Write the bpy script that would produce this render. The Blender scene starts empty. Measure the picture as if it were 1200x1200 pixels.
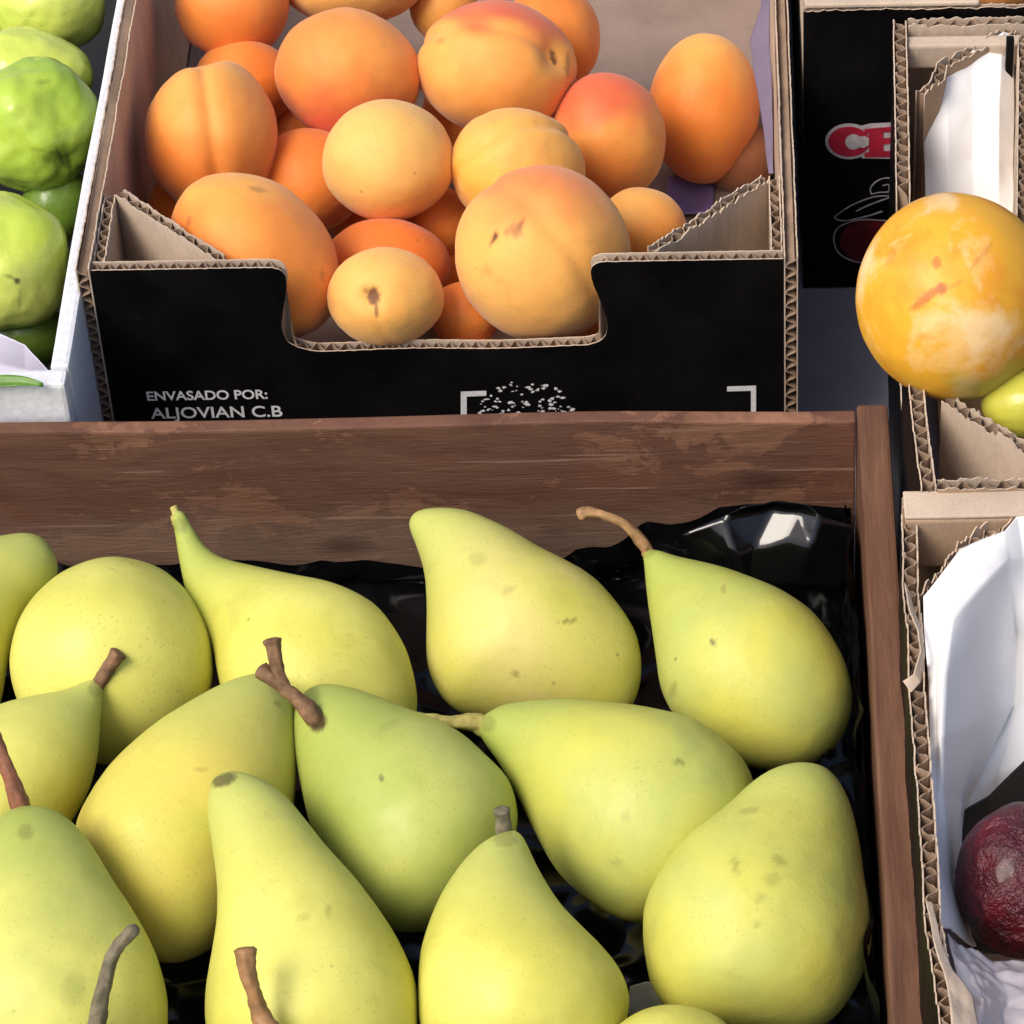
import bpy, bmesh, math, random
from mathutils import Vector, Matrix, noise, Euler
random.seed(7)
S = bpy.context.scene
COL = S.collection

# ------------------------------------------------------------ camera, sky, sun
TH = math.radians(43.5); F = 4440.0; D = 1.332; PX0, PY0 = 850.0, 600.0; ROLL = 0.017
T = Vector((0, 0, 0.06))
CAM = T + D * Vector((0, -math.cos(TH), math.sin(TH)))
RC = (Matrix.Rotation(math.pi/2 - TH, 3, 'X') @ Matrix.Rotation(-ROLL, 3, 'Z'))
cam_d = bpy.data.cameras.new("camera"); cam = bpy.data.objects.new("camera", cam_d); COL.objects.link(cam)
cam.matrix_world = Matrix.Translation(CAM) @ RC.to_4x4()
cam_d.sensor_width = 36; cam_d.lens = F/1200*36; cam_d.shift_x = -(PX0-600)/1200
cam_d.clip_start = 0.05; cam_d.clip_end = 100
S.camera = cam

SUN_EL = math.radians(52); SUN_AZ = math.radians(-128)      # azimuth measured from +Y clockwise
w = bpy.data.worlds.new("World"); S.world = w; w.use_nodes = True
nt = w.node_tree; bg = nt.nodes['Background']
sky = nt.nodes.new('ShaderNodeTexSky'); sky.sky_type = 'NISHITA'; sky.sun_disc = False
sky.sun_elevation = SUN_EL; sky.sun_rotation = SUN_AZ; sky.dust_density = 3.5; sky.air_density = 0.8; sky.ozone_density = 0.6
nt.links.new(sky.outputs[0], bg.inputs[0]); bg.inputs[1].default_value = 0.105
sl = bpy.data.lights.new("sun", 'SUN'); sl.energy = 1.5; sl.angle = math.radians(30); sl.color = (1.0, 0.93, 0.84)
so = bpy.data.objects.new("sun", sl); COL.objects.link(so)
sd = Vector((math.sin(SUN_AZ)*math.cos(SUN_EL), math.cos(SUN_AZ)*math.cos(SUN_EL), math.sin(SUN_EL)))
so.rotation_euler = sd.to_track_quat('Z', 'Y').to_euler(); so.location = sd*3
S.view_settings.view_transform = 'Standard'; S.view_settings.look = 'None'; S.view_settings.gamma = 1
S.view_settings.exposure = 0.85
S.render.engine = 'CYCLES'

# ------------------------------------------------------------ helpers
def ray(px, py):
    return RC @ Vector(((px-PX0)/F, -(py-PY0)/F, -1.0))
def P(px, py, z):
    d = ray(px, py); return CAM + d*((z-CAM.z)/d.z)
def PY(px, py, Y):
    d = ray(px, py); return CAM + d*((Y-CAM.y)/d.y)
def PD(px, py, dep):
    return CAM + ray(px, py)*dep
def depth(p):
    return -(RC.transposed() @ (p-CAM)).z
def proj(p):
    q = RC.transposed() @ (p-CAM); return (PX0+F*q.x/-q.z, PY0-F*q.y/-q.z)
def V(*a): return Vector(a)
def sm(a, b, x):
    t = min(1, max(0, (x-a)/(b-a))) if b != a else float(x > a); return t*t*(3-2*t)
def lerp(a, b, t): return a+(b-a)*t

def tag(o, label=None, cat=None, group=None, kind=None):
    if label: o['label'] = label
    if cat: o['category'] = cat
    if group: o['group'] = group
    if kind: o['kind'] = kind
    return o
def mesh_obj(name, verts, faces, mats, parent=None, smooth=True, mi=None):
    me = bpy.data.meshes.new(name); me.from_pydata([tuple(v) for v in verts], [], faces)
    for m in (mats if isinstance(mats, (list, tuple)) else [mats]): me.materials.append(m)
    if smooth: me.polygons.foreach_set('use_smooth', [True]*len(me.polygons))
    if mi: me.polygons.foreach_set('material_index', mi)
    me.update()
    o = bpy.data.objects.new(name, me); COL.objects.link(o)
    if parent: o.parent = parent
    return o
def empty(name, loc=(0, 0, 0)):
    o = bpy.data.objects.new(name, None); COL.objects.link(o); o.empty_display_size = .01; return o
def fix_normals(o):
    bm = bmesh.new(); bm.from_mesh(o.data); bmesh.ops.recalc_face_normals(bm, faces=bm.faces); bm.to_mesh(o.data); bm.free()
def bevel(o, wd, seg=2):
    m = o.modifiers.new('bevel', 'BEVEL'); m.width = wd; m.segments = seg; m.limit_method = 'ANGLE'; return o
def fattr(o, name, vals):
    a = o.data.attributes.new(name, 'FLOAT', 'POINT'); a.data.foreach_set('value', vals)

# ---- materials
def newmat(name):
    m = bpy.data.materials.new(name); m.use_nodes = True; t = m.node_tree; b = t.nodes['Principled BSDF']; return m, t, b
class N:
    def __init__(s, t): s.t = t; s.tc = None
    def n(s, typ, **k):
        x = s.t.nodes.new(typ)
        for a, b in k.items(): setattr(x, a, b)
        return x
    def l(s, a, b): s.t.links.new(a, b)
    def obj(s):
        if not s.tc: s.tc = s.n('ShaderNodeTexCoord')
        return s.tc.outputs['Object']
    def mapping(s, scale, loc=(0, 0, 0), rot=(0, 0, 0)):
        m = s.n('ShaderNodeMapping'); m.inputs['Scale'].default_value = scale; m.inputs['Location'].default_value = loc
        m.inputs['Rotation'].default_value = rot
        s.l(s.obj(), m.inputs[0]); return m.outputs[0]
    def noise(s, sc, det=4, rough=.55, vec=None, dist=0):
        x = s.n('ShaderNodeTexNoise'); x.inputs['Scale'].default_value = sc; x.inputs['Detail'].default_value = det
        x.inputs['Roughness'].default_value = rough; x.inputs['Distortion'].default_value = dist
        s.l(vec if vec else s.obj(), x.inputs['Vector']); return x.outputs[0]
    def voro(s, sc, vec=None, feat='F1'):
        x = s.n('ShaderNodeTexVoronoi'); x.feature = feat; x.inputs['Scale'].default_value = sc
        s.l(vec if vec else s.obj(), x.inputs['Vector']); return x
    def ramp(s, src, p0, p1, c0=(0, 0, 0, 1), c1=(1, 1, 1, 1)):
        x = s.n('ShaderNodeValToRGB'); e = x.color_ramp.elements
        e[0].position = p0; e[1].position = p1; e[0].color = c0; e[1].color = c1
        s.l(src, x.inputs[0]); return x.outputs[0]
    def mix(s, fac, a, b, mode='MIX'):
        x = s.n('ShaderNodeMix', data_type='RGBA', blend_type=mode)
        for v, i in ((fac, 0), (a, 6), (b, 7)):
            if isinstance(v, (int, float)): x.inputs[i].default_value = v
            elif isinstance(v, tuple): x.inputs[i].default_value = v if len(v) == 4 else (*v, 1)
            else: s.l(v, x.inputs[i])
        return x.outputs[2]
    def math(s, op, a, b=None):
        x = s.n('ShaderNodeMath', operation=op)
        for i, v in enumerate((a, b)):
            if v is None: continue
            if isinstance(v, (int, float)): x.inputs[i].default_value = v
            else: s.l(v, x.inputs[i])
        return x.outputs[0]
    def attr(s, name):
        x = s.n('ShaderNodeAttribute'); x.attribute_name = name; return x.outputs['Fac']
    def bump(s, b, h, st=.3, dist=.001):
        x = s.n('ShaderNodeBump'); x.inputs['Strength'].default_value = st; x.inputs['Distance'].default_value = dist
        s.l(h, x.inputs['Height']); s.l(x.outputs[0], b.inputs['Normal']); return x

def fruit_mat(name, base, second, neck, seed=0, rough=.42, speck=.35, sss=.12, dcol=(.09, .04, .015), scale=26, sheen=0.0, mott=.5, speckcol=(.25, .2, .05), coat=0.0, p0=.38, p1=.66):
    m, t, b = newmat(name); n = N(t)
    mp = n.mapping((1, 1, 1), (seed*1.37, seed*.71, seed*2.3))
    f1 = n.ramp(n.noise(scale, 3, .5, mp), p0, p1)
    c = n.mix(f1, base, second)
    c = n.mix(n.ramp(n.attr('along'), 0, 1), neck, c)
    f2 = n.noise(scale*6, 5, .65, mp)
    c = n.mix(n.math('MULTIPLY', n.ramp(f2, .5, .75), mott*.35), c, tuple(x*.62 for x in base))
    vo = n.voro(470, mp); d = n.ramp(vo.outputs['Distance'], .06, .26, (1, 1, 1, 1), (0, 0, 0, 1))
    d = n.math('MULTIPLY', d, n.ramp(n.noise(60, 2, .5, mp), .33, .55))
    c = n.mix(n.math('MULTIPLY', d, speck), c, speckcol)
    # sparse little scars
    vo2 = n.voro(75, mp); d2 = n.ramp(vo2.outputs['Distance'], .02, .075, (1, 1, 1, 1), (0, 0, 0, 1))
    d2 = n.math('MULTIPLY', d2, n.ramp(n.noise(33, 1, .5, mp), .56, .6))
    c = n.mix(n.math('MULTIPLY', d2, .55), c, dcol)
    # russet patches
    ru = n.ramp(n.noise(48, 6, .7, mp, .6), .58, .72)
    c = n.mix(n.math('MULTIPLY', ru, .4*mott), c, (.30, .20, .06))
    c = n.mix(n.math('MULTIPLY', n.ramp(n.noise(9, 4, .6, mp, .5), .45, .7), .3*mott), c, neck)
    c = n.mix(n.attr('mark'), c, dcol)
    n.l(c, b.inputs['Base Color'])
    r = n.ramp(f2, .3, .8, (rough-.07,)*3+(1,), (rough+.1,)*3+(1,)); n.l(r, b.inputs['Roughness'])
    b.inputs['Subsurface Weight'].default_value = sss; b.inputs['Subsurface Radius'].default_value = (1, .6, .2)
    b.inputs['Subsurface Scale'].default_value = .004
    b.inputs['Specular IOR Level'].default_value = .32
    b.inputs['Sheen Weight'].default_value = sheen; b.inputs['Sheen Roughness'].default_value = .5
    b.inputs['Coat Weight'].default_value = coat; b.inputs['Coat Roughness'].default_value = .15
    h = n.math('ADD', n.math('MULTIPLY', f2, .6), n.math('MULTIPLY', n.noise(900, 2, .5, mp), .25))
    n.bump(b, h, .3, .001)
    return m

def simple(name, col, rough=.6, var=.25, scale=80, bump=.2, spec=.5, stretch=(1, 1, 1), metal=0, alpha=None, bd=.0005, col2=None):
    m, t, b = newmat(name); n = N(t); mp = n.mapping(stretch)
    f = n.noise(scale, 6, .6, mp)
    c = n.mix(n.ramp(f, .3, .7), tuple(x*(1-var) for x in col), col2 if col2 else tuple(min(1, x*(1+var*.6)) for x in col))
    n.l(c, b.inputs['Base Color']); b.inputs['Roughness'].default_value = rough
    b.inputs['Specular IOR Level'].default_value = spec; b.inputs['Metallic'].default_value = metal
    if bump: n.bump(b, f, bump, bd)
    return m

def kraft_mat(name, col, var=.2):
    m, t, b = newmat(name); n = N(t)
    f = n.noise(35, 5, .6); g = n.noise(900, 3, .6, n.mapping((1, 1, .35)))
    c = n.mix(n.ramp(f, .3, .72), tuple(x*(1-var) for x in col), tuple(min(1, x*1.12) for x in col))
    c = n.mix(n.math('MULTIPLY', n.ramp(g, .45, .75), .35), c, tuple(x*.62 for x in col))
    n.l(c, b.inputs['Base Color']); b.inputs['Roughness'].default_value = .85; b.inputs['Specular IOR Level'].default_value = .2
    n.bump(b, g, .35, .0004); return m
M_KRAFT = kraft_mat('kraft_card', (.39, .27, .175))
M_KRAFT_L = kraft_mat('kraft_card_light', (.53, .415, .31))
M_FLUTE = kraft_mat('kraft_fluting', (.34, .235, .16), .45)
def black_print_and_gap():
    m, t, b = newmat('black_print_and_gap'); n = N(t)
    f = n.noise(40, 5, .6)
    n.l(n.mix(n.math('MULTIPLY', n.ramp(n.noise(210, 8, .8, n.mapping((1, 1, .5))), .62, .8), .35), n.mix(n.ramp(f, .35, .75), (.0022, .0018, .0018), (.006, .005, .005)), (.06, .05, .045)), b.inputs['Base Color'])
    n.l(n.ramp(f, .3, .7, (.42,)*3+(1,), (.55,)*3+(1,)), b.inputs['Roughness']); b.inputs['Specular IOR Level'].default_value = .1
    n.bump(b, n.noise(700, 3, .5), .12, .0003); return m
M_BLACK = black_print_and_gap()
def wood_mat():
    m, t, b = newmat('brown_wood'); n = N(t)
    f = n.noise(8, 9, .7, n.mapping((2.0, 2.0, 13)), 1.2); g = n.noise(30, 8, .78, n.mapping((3, 3, 30)), .6)
    bl = n.noise(20, 7, .72, n.mapping((1, 1, 1.9), (4, 2, 1)), .5)
    c = n.mix(n.ramp(f, .3, .72), (.135, .058, .032), (.33, .165, .095))
    c = n.mix(n.math('MULTIPLY', n.ramp(g, .42, .7), .5), c, (.062, .028, .018))
    c = n.mix(n.math('MULTIPLY', n.ramp(bl, .50, .72), .5), c, (.31, .175, .105))
    c = n.mix(n.math('MULTIPLY', n.ramp(bl, .46, .30), .6), c, (.085, .036, .024))
    c = n.mix(n.math('MULTIPLY', n.ramp(n.noise(7, 4, .6, n.mapping((1, 1, 2))), .48, .66), .45), c, (.21, .075, .042))
    sp = n.n('ShaderNodeSeparateXYZ'); n.l(n.obj(), sp.inputs[0])
    wear = n.math('ADD', n.math('MULTIPLY', sp.outputs[2], -38), n.math('ADD', n.math('MULTIPLY', n.noise(20, 5, .7), 1.6), 1.3))
    c = n.mix(n.math('MULTIPLY', n.ramp(wear, .25, .9), .45), c, (.27, .19, .14))
    # dark knots and scratches
    kn = n.voro(11, n.mapping((1, 1, 2.2), (.3, 0, .1))); c = n.mix(n.math('MULTIPLY', n.ramp(kn.outputs['Distance'], .06, .16, (1, 1, 1, 1), (0, 0, 0, 1)), .65), c, (.05, .02, .013))
    sc = n.noise(10, 3, .5, n.mapping((1.2, 1, 60), (7, 1, 3))); c = n.mix(n.math('MULTIPLY', n.ramp(sc, .66, .70), .5), c, (.38, .25, .18))
    n.l(c, b.inputs['Base Color']); b.inputs['Roughness'].default_value = .62; b.inputs['Specular IOR Level'].default_value = .3
    n.bump(b, n.math('ADD', n.math('ADD', f, g), bl), .6, .0012); return m
M_WOOD = wood_mat()
def wood_mat_y():
    m, t, b = newmat('brown_wood_side'); n = N(t)
    f = n.noise(7, 9, .66, n.mapping((18, 1.6, 18)), .5); g = n.noise(26, 8, .75, n.mapping((30, 2.2, 30)), .3)
    c = n.mix(n.ramp(f, .32, .7), (.08, .034, .018), (.20, .10, .055))
    c = n.mix(n.math('MULTIPLY', n.ramp(g, .42, .7), .5), c, (.09, .035, .02))
    n.l(c, b.inputs['Base Color']); b.inputs['Roughness'].default_value = .5; b.inputs['Specular IOR Level'].default_value = .35
    n.bump(b, n.math('ADD', f, g), .4, .0008); return m
M_WOODY = wood_mat_y()
def plastic_mat():
    m, t, b = newmat('black_plastic_film'); n = N(t)
    b.inputs['Base Color'].default_value = (.003, .003, .0035, 1); b.inputs['Roughness'].default_value = .16
    b.inputs['Specular IOR Level'].default_value = .3
    n.bump(b, n.noise(40, 2, .5, None, .6), .12, .003); return m
M_PLASTIC = plastic_mat()
M_GLOSS = plastic_mat(); M_GLOSS.name = 'black_film_gloss'
_b = M_GLOSS.node_tree.nodes['Principled BSDF']; _b.inputs['Roughness'].default_value = .08; _b.inputs['Specular IOR Level'].default_value = .45; _b.inputs['Coat Weight'].default_value = .15; _b.inputs['Coat Roughness'].default_value = .04
M_TABLE = simple('bluegrey_tabletop', (.30, .30, .37), .45, .25, 14, .1)
M_FOAM = simple('white_foam', (.68, .69, .71), .7, .12, 400, .35, .3, bd=.0007)
M_PAPER = simple('white_paper', (.80, .79, .77), .65, .04, 60, .15, .3)
M_PAPER_L = simple('lilac_paper', (.17, .13, .18), .6, .12, 60, .2, .3)
M_STEM = simple('brown_stem', (.20, .11, .055), .7, .55, 260, .6, .3, (1, 1, 1), bd=.001)
M_STEM_G = simple('green_stem', (.42, .36, .10), .6, .45, 240, .4, .3)
M_STEM_GREY = simple('grey_stem', (.17, .145, .09), .7, .5, 260, .6, .3, bd=.001)
M_DARKSTEM = simple('dark_calyx', (.04, .025, .015), .8, .5, 400, .6, .2)
M_WHITEINK = simple('white_ink', (.72, .72, .72), .6, .15, 600, 0)
M_GREYINK = simple('grey_ink', (.50, .44, .46), .6, .25, 500, 0)
M_REDINK = simple('red_ink', (.42, .015, .04), .5, .3, 300, 0)
M_DREDINK = simple('dark_red_ink', (.14, .006, .008), .5, .5, 120, 0)
M_LEAF = simple('green_leaf', (.12, .26, .03), .45, .3, 120, .3)

# ---- sweeps
def catmull(pts, n=24):
    p = [2*pts[0]-pts[1]] + pts + [2*pts[-1]-pts[-2]]; out = []
    for i in range(1, len(p)-2):
        for k in range(n):
            t = k/n; a, b, c, d = p[i-1], p[i], p[i+1], p[i+2]
            out.append(.5*((2*b)+(-a+c)*t+(2*a-5*b+4*c-d)*t*t+(-a+3*b-3*c+d)*t**3))
    out.append(pts[-1].copy()); return out
class Spine:
    def __init__(s, pts):
        s.p = catmull(pts, 30); s.c = [0]
        for a, b in zip(s.p, s.p[1:]): s.c.append(s.c[-1]+(b-a).length)
        s.L = s.c[-1]
    def at(s, x):
        x = min(max(x, 0), s.L); lo, hi = 0, len(s.c)-1
        while hi-lo > 1:
            m = (lo+hi)//2
            if s.c[m] <= x: lo = m
            else: hi = m
        t = (x-s.c[lo])/max(1e-9, s.c[hi]-s.c[lo]); return s.p[lo].lerp(s.p[hi], t)
    def arc_near(s, q):
        return s.c[min(range(len(s.p)), key=lambda i: (s.p[i]-q).length_squared)]
def sweep(sp, ss, rr, ns, name, mat, parent=None, shape=None):
    verts = []; up = None
    for k, (x, r) in enumerate(zip(ss, rr)):
        p = sp.at(x); h = sp.L*.02
        tn = (sp.at(min(sp.L, x+h))-sp.at(max(0, x-h))).normalized()
        if up is None:
            up = tn.orthogonal().normalized()
        up = (up-tn*up.dot(tn)).normalized(); sd_ = tn.cross(up)
        for j in range(ns):
            a = 2*math.pi*j/ns; q = up*math.cos(a)+sd_*math.sin(a)
            f = shape(k, a, p, q, r, x) if shape else 1
            verts.append(p+q*r*f)
    faces = []
    R = len(ss)
    for i in range(R-1):
        for j in range(ns):
            j2 = (j+1) % ns; faces.append((i*ns+j, i*ns+j2, (i+1)*ns+j2, (i+1)*ns+j))
    c0 = len(verts); verts.append(sp.at(ss[0])); c1 = len(verts); verts.append(sp.at(ss[-1]))
    for j in range(ns):
        faces.append((c0, (j+1) % ns, j)); faces.append((c1, (R-1)*ns+j, (R-1)*ns+(j+1) % ns))
    return mesh_obj(name, verts, faces, mat, parent)
def stem(name, pts, radii, mat, parent, knob=1.35, seed=0):
    """pts world points root->tip, radii in metres"""
    sp = Spine(pts); n = 34; ss = [sp.L*i/n for i in range(n+1)]; m = len(radii)-1
    rr = []
    for i in range(n+1):
        u = i/n*m; k = min(int(u), m-1); rr.append(lerp(radii[k], radii[k+1], u-k))
    for i, f in ((n, .7), (n-1, knob), (n-2, knob*.97), (n-3, 1+(knob-1)*.5)): rr[i] *= f
    def shp(k, a, p, q, r, x):
        return 1+.16*noise.noise((p+q*r)*420+V(seed, 0, 0))+.07*math.sin(a*5+x*300)
    return sweep(sp, ss, rr, 18, name, mat, parent, shp)

def add_marks(o, marks, along):
    n = len(o.data.vertices); mk = [0.0]*n
    if marks:
        vs = o.data.vertices
        for i in range(n):
            co = vs[i].co
            if vs[i].normal.dot(CAM-co) <= 0: continue
            x, y = proj(co); m_ = 0
            for (mx, my, sx, sy, rot, st) in marks:
                dx, dy = x-mx, y-my
                if abs(dx) > 40 or abs(dy) > 40: continue
                c, s_ = math.cos(rot), math.sin(rot); u = (dx*c+dy*s_)/sx; v = (-dx*s_+dy*c)/sy
                d = u*u+v*v+.5*noise.noise(co*900)
                m_ = max(m_, st*max(0, min(1, 1.6-d)))
            mk[i] = min(1, m_)
    fattr(o, 'mark', mk); fattr(o, 'along', along)

# ------------------------------------------------------------ setting
ztab = 0.0
def grid_obj(name, x0, x1, y0, y1, z, nx, ny, mat, fz=None, parent=None):
    vs = [V(lerp(x0, x1, i/nx), lerp(y0, y1, j/ny), z) for j in range(ny+1) for i in range(nx+1)]
    if fz:
        for v in vs: v.z += fz(v)
    fs = [(j*(nx+1)+i, j*(nx+1)+i+1, (j+1)*(nx+1)+i+1, (j+1)*(nx+1)+i) for j in range(ny) for i in range(nx)]
    return mesh_obj(name, vs, fs, mat, parent)
tag(grid_obj('tabletop', -1.2, 1.2, -.9, 1.4, 0, 4, 4, M_TABLE), 'blue grey market table top seen between the boxes', kind='structure')

def box_obj(name, a, b, mat, parent=None, bv=.0008, sub=0, wob=0):
    x0, y0, z0 = a; x1, y1, z1 = b
    bm = bmesh.new(); bmesh.ops.create_cube(bm, size=1)
    for v in bm.verts: v.co = V(lerp(x0, x1, v.co.x+.5), lerp(y0, y1, v.co.y+.5), lerp(z0, z1, v.co.z+.5))
    if sub:
        L = max((x1-x0, 0), (y1-y0, 1), (z1-z0, 2))
        es = [e for e in bm.edges if abs((e.verts[0].co-e.verts[1].co)[L[1]]) > 1e-5]
        bmesh.ops.subdivide_edges(bm, edges=es, cuts=sub)
    if bv: bmesh.ops.bevel(bm, geom=[e for e in bm.edges if e.calc_face_angle(0) > 1], offset=bv, segments=2, affect='EDGES', profile=.6)
    if wob:
        for v in bm.verts:
            q = v.co*14; v.co += V(noise.noise(q), noise.noise(q+V(9, 0, 0)), noise.noise(q+V(0, 9, 0)))*wob
    me = bpy.data.meshes.new(name); bm.to_mesh(me); bm.free(); me.materials.append(mat)
    o = bpy.data.objects.new(name, me); COL.objects.link(o)
    if parent: o.parent = parent
    return o

# ---- corrugated panels
def panel(name, path, z0, topf, th, parent, side=1, pitch=.0068, out=None, inn=None, horiz=False, rag=.0004, seed=0, z_start=None, bulge=None):
    """path: world xy points along the outer face; the board thickness grows to `side` of the travel direction."""
    out = out or M_KRAFT; inn = inn or M_KRAFT_L
    pts = [V(p[0], p[1], 0) for p in path]; cum = [0]
    for a, b in zip(pts, pts[1:]): cum.append(cum[-1]+(b-a).length)
    L = cum[-1]; step = .0011; n = max(2, int(L/step))
    def at(s):
        k = 0
        while k < len(cum)-2 and cum[k+1] < s: k += 1
        return pts[k].lerp(pts[k+1], (s-cum[k])/(cum[k+1]-cum[k]))
    def nrm(s):
        t = (at(min(L, s+.004))-at(max(0, s-.004))).normalized(); return V(-t.y, t.x, 0)*side
    liner = .0005
    vs = []; fs = []; mi = []
    smp = [L*i/n for i in range(n+1)]
    P0 = [at(s) for s in smp]; NN = [nrm(s) for s in smp]
    for (o0, o1, sh) in ((0, liner, 0), (th-liner, th, 1)):
        base = len(vs)
        for i, s in enumerate(smp):
            t = topf(s) + rag*(noise.noise(V(s*700, sh*7+seed, 0))*1.6+noise.noise(V(s*120, sh*7+seed, 3))*2.0+noise.noise(V(s*300, sh*7+seed, 5))*1.5)
            zb = z0
            w_ = .00022*noise.noise(V(s*260, sh*5, seed))+.0003*noise.noise(V(s*45, sh*5, seed))*(1 if sh == 0 else -1)
            bl = bulge(s) if bulge else 0
            a = P0[i]+NN[i]*(o0+w_+bl*0); b = P0[i]+NN[i]*(o1+w_)
            vs += [V(a.x, a.y, zb), V(a.x, a.y, t), V(b.x, b.y, t), V(b.x, b.y, zb)]
        for i in range(n):
            q = base+4*i; r = q+4
            for (c, d, m) in ((0, 1, 0 if sh == 0 else 2), (1, 2, 2), (2, 3, 1 if sh == 1 else 2), (3, 0, 2)):
                fs.append((q+c, q+d, r+d, r+c)); mi.append(m)
        fs.append((base, base+1, base+2, base+3)); mi.append(2)
        q = base+4*n; fs.append((q+3, q+2, q+1, q)); mi.append(2)
    o = mesh_obj(name, vs, fs, [out, inn, M_KRAFT_L], parent, smooth=False, mi=mi); fix_normals(o)
    # fluting
    vs = []; fs = []; amp = (th-2*liner)/2-.0002; ft = .00028; mid = th/2
    if not horiz:
        m = max(4, int(L/(pitch/10)))
        for i in range(m+1):
            s = L*i/m; ph = 2*math.pi*s/pitch + 1.6*noise.noise(V(s*70, seed, 1)); wv = math.sin(ph)+.35*noise.noise(V(s*300, seed, 6)); wv = max(-1, min(1, math.copysign(abs(wv)**.8, wv)))*amp*(.93+.2*noise.noise(V(s*50, seed, 8)))
            p = at(s); nn = nrm(s); t = topf(s)-.0003+rag*noise.noise(V(s*700, seed, 9))
            a = p+nn*(mid+wv-ft); b = p+nn*(mid+wv+ft)
            vs += [V(a.x, a.y, z0), V(a.x, a.y, t), V(b.x, b.y, t), V(b.x, b.y, z0)]
        for i in range(m):
            q = 4*i; r = q+4
            for c, d in ((0, 1), (1, 2), (2, 3)): fs.append((q+c, q+d, r+d, r+c))
    else:
        H = max(topf(0), topf(L)); m = max(4, int((H-z0)/(pitch/10))); k = 12
        for i in range(m+1):
            z = z0+(H-.0004-z0)*i/m; wv = math.sin(2*math.pi*z/pitch); wv = math.copysign(abs(wv)**.8, wv)*amp
            for j in range(k+1):
                s = L*j/k; p = at(s); nn = nrm(s)
                zz = min(z, topf(s)-.0003)
                a = p+nn*(mid+wv-ft); b = p+nn*(mid+wv+ft); vs += [V(a.x, a.y, zz), V(b.x, b.y, zz)]
        w2 = 2*(k+1)
        for i in range(m):
            for j in range(k):
                q = i*w2+2*j; fs.append((q, q+2, q+w2+2, q+w2)); fs.append((q+1, q+w2+1, q+w2+3, q+3))
            for j in (0, k):
                q = i*w2+2*j; fs.append((q, q+w2, q+w2+1, q+1))
    f = mesh_obj('fluting', vs, fs, M_FLUTE, o, smooth=False)
    return o
def pl(table):
    """piecewise-linear function"""
    def f(s):
        if s <= table[0][0]: return table[0][1]
        for (a, b), (c, d) in zip(table, table[1:]):
            if s <= c: return lerp(b, d, (s-a)/(c-a)) if c > a else d
        return table[-1][1]
    return f
def plsm(table):
    def f(s):
        if s <= table[0][0]: return table[0][1]
        for (a, b), (c, d) in zip(table, table[1:]):
            if s <= c: return lerp(b, d, sm(0, 1, (s-a)/(c-a)))
        return table[-1][1]
    return f

def drape(name, ctrl, mat, parent=None, n=14, crumple=.0006, seed=0, thick=.00025, freq=70, sharp=True):
    """ctrl: rows of (px,py,z). Bilinear patches with crumple -> a thin sheet with folds."""
    R, C = len(ctrl), len(ctrl[0]); W = [[P(*c) for c in r] for r in ctrl]
    NX, NY = (C-1)*n, (R-1)*n; vs = []
    for j in range(NY+1):
        v = j/n; r = min(int(v), R-2); fv = v-r
        for i in range(NX+1):
            u = i/n; c = min(int(u), C-2); fu = u-c
            if not sharp: fu2, fv2 = sm(0, 1, fu), sm(0, 1, fv)
            else: fu2, fv2 = lerp(fu, sm(0, 1, fu), .35), lerp(fv, sm(0, 1, fv), .35)
            p = W[r][c].lerp(W[r][c+1], fu2).lerp(W[r+1][c].lerp(W[r+1][c+1], fu2), fv2)
            q = p*freq+V(seed, 0, 0)
            rid = abs(noise.noise(q))+.5*abs(noise.noise(q*2.3))
            p = p+V(noise.noise(q*.7+V(5, 0, 0))*.5, noise.noise(q*.7)*.5, rid)*crumple
            vs.append(p)
    fs = [(j*(NX+1)+i, j*(NX+1)+i+1, (j+1)*(NX+1)+i+1, (j+1)*(NX+1)+i) for j in range(NY) for i in range(NX)]
    o = mesh_obj(name, vs, fs, mat, parent)
    m = o.modifiers.new('thickness', 'SOLIDIFY'); m.thickness = thick; m.offset = 0
    return o

# ------------------------------------------------------------ wooden pear crate
HC = .085
c_r = P(1040, 477, HC); c_in = P(1004, 492, HC)
XR = c_r.x; YB = c_r.y; TW = XR-P(1004, 480, HC).x; TB = .006
XL = XR-.43; YFc = YB-.36
crate = tag(empty('wooden_crate'), 'long reddish brown wooden crate lined with black plastic and full of pears', 'crate')
box_obj('back_board', (XL+TW, YB-TB, .004), (XR-TW-.0004, YB, HC), M_WOOD, crate, .0009, 40, .0009)
box_obj('side_board', (XR-TW, YFc, .003), (XR, YB+.001, HC+.0012), M_WOODY, crate, .0012, 40, .0006)
box_obj('side_board', (XL, YFc, .003), (XL+TW-.0004, YB+.001, HC+.001), M_WOODY, crate, .0012, 40, .0006)
box_obj('front_board', (XL+TW, YFc, .004), (XR-TW-.0004, YFc+TB, HC-.01), M_WOOD, crate, .0009, 40, .0006)
box_obj('bottom_board', (XL+TW, YFc+TB, .004), (XR-TW, YB-TB-.0002, .009), M_WOOD, crate, 0)
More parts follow.
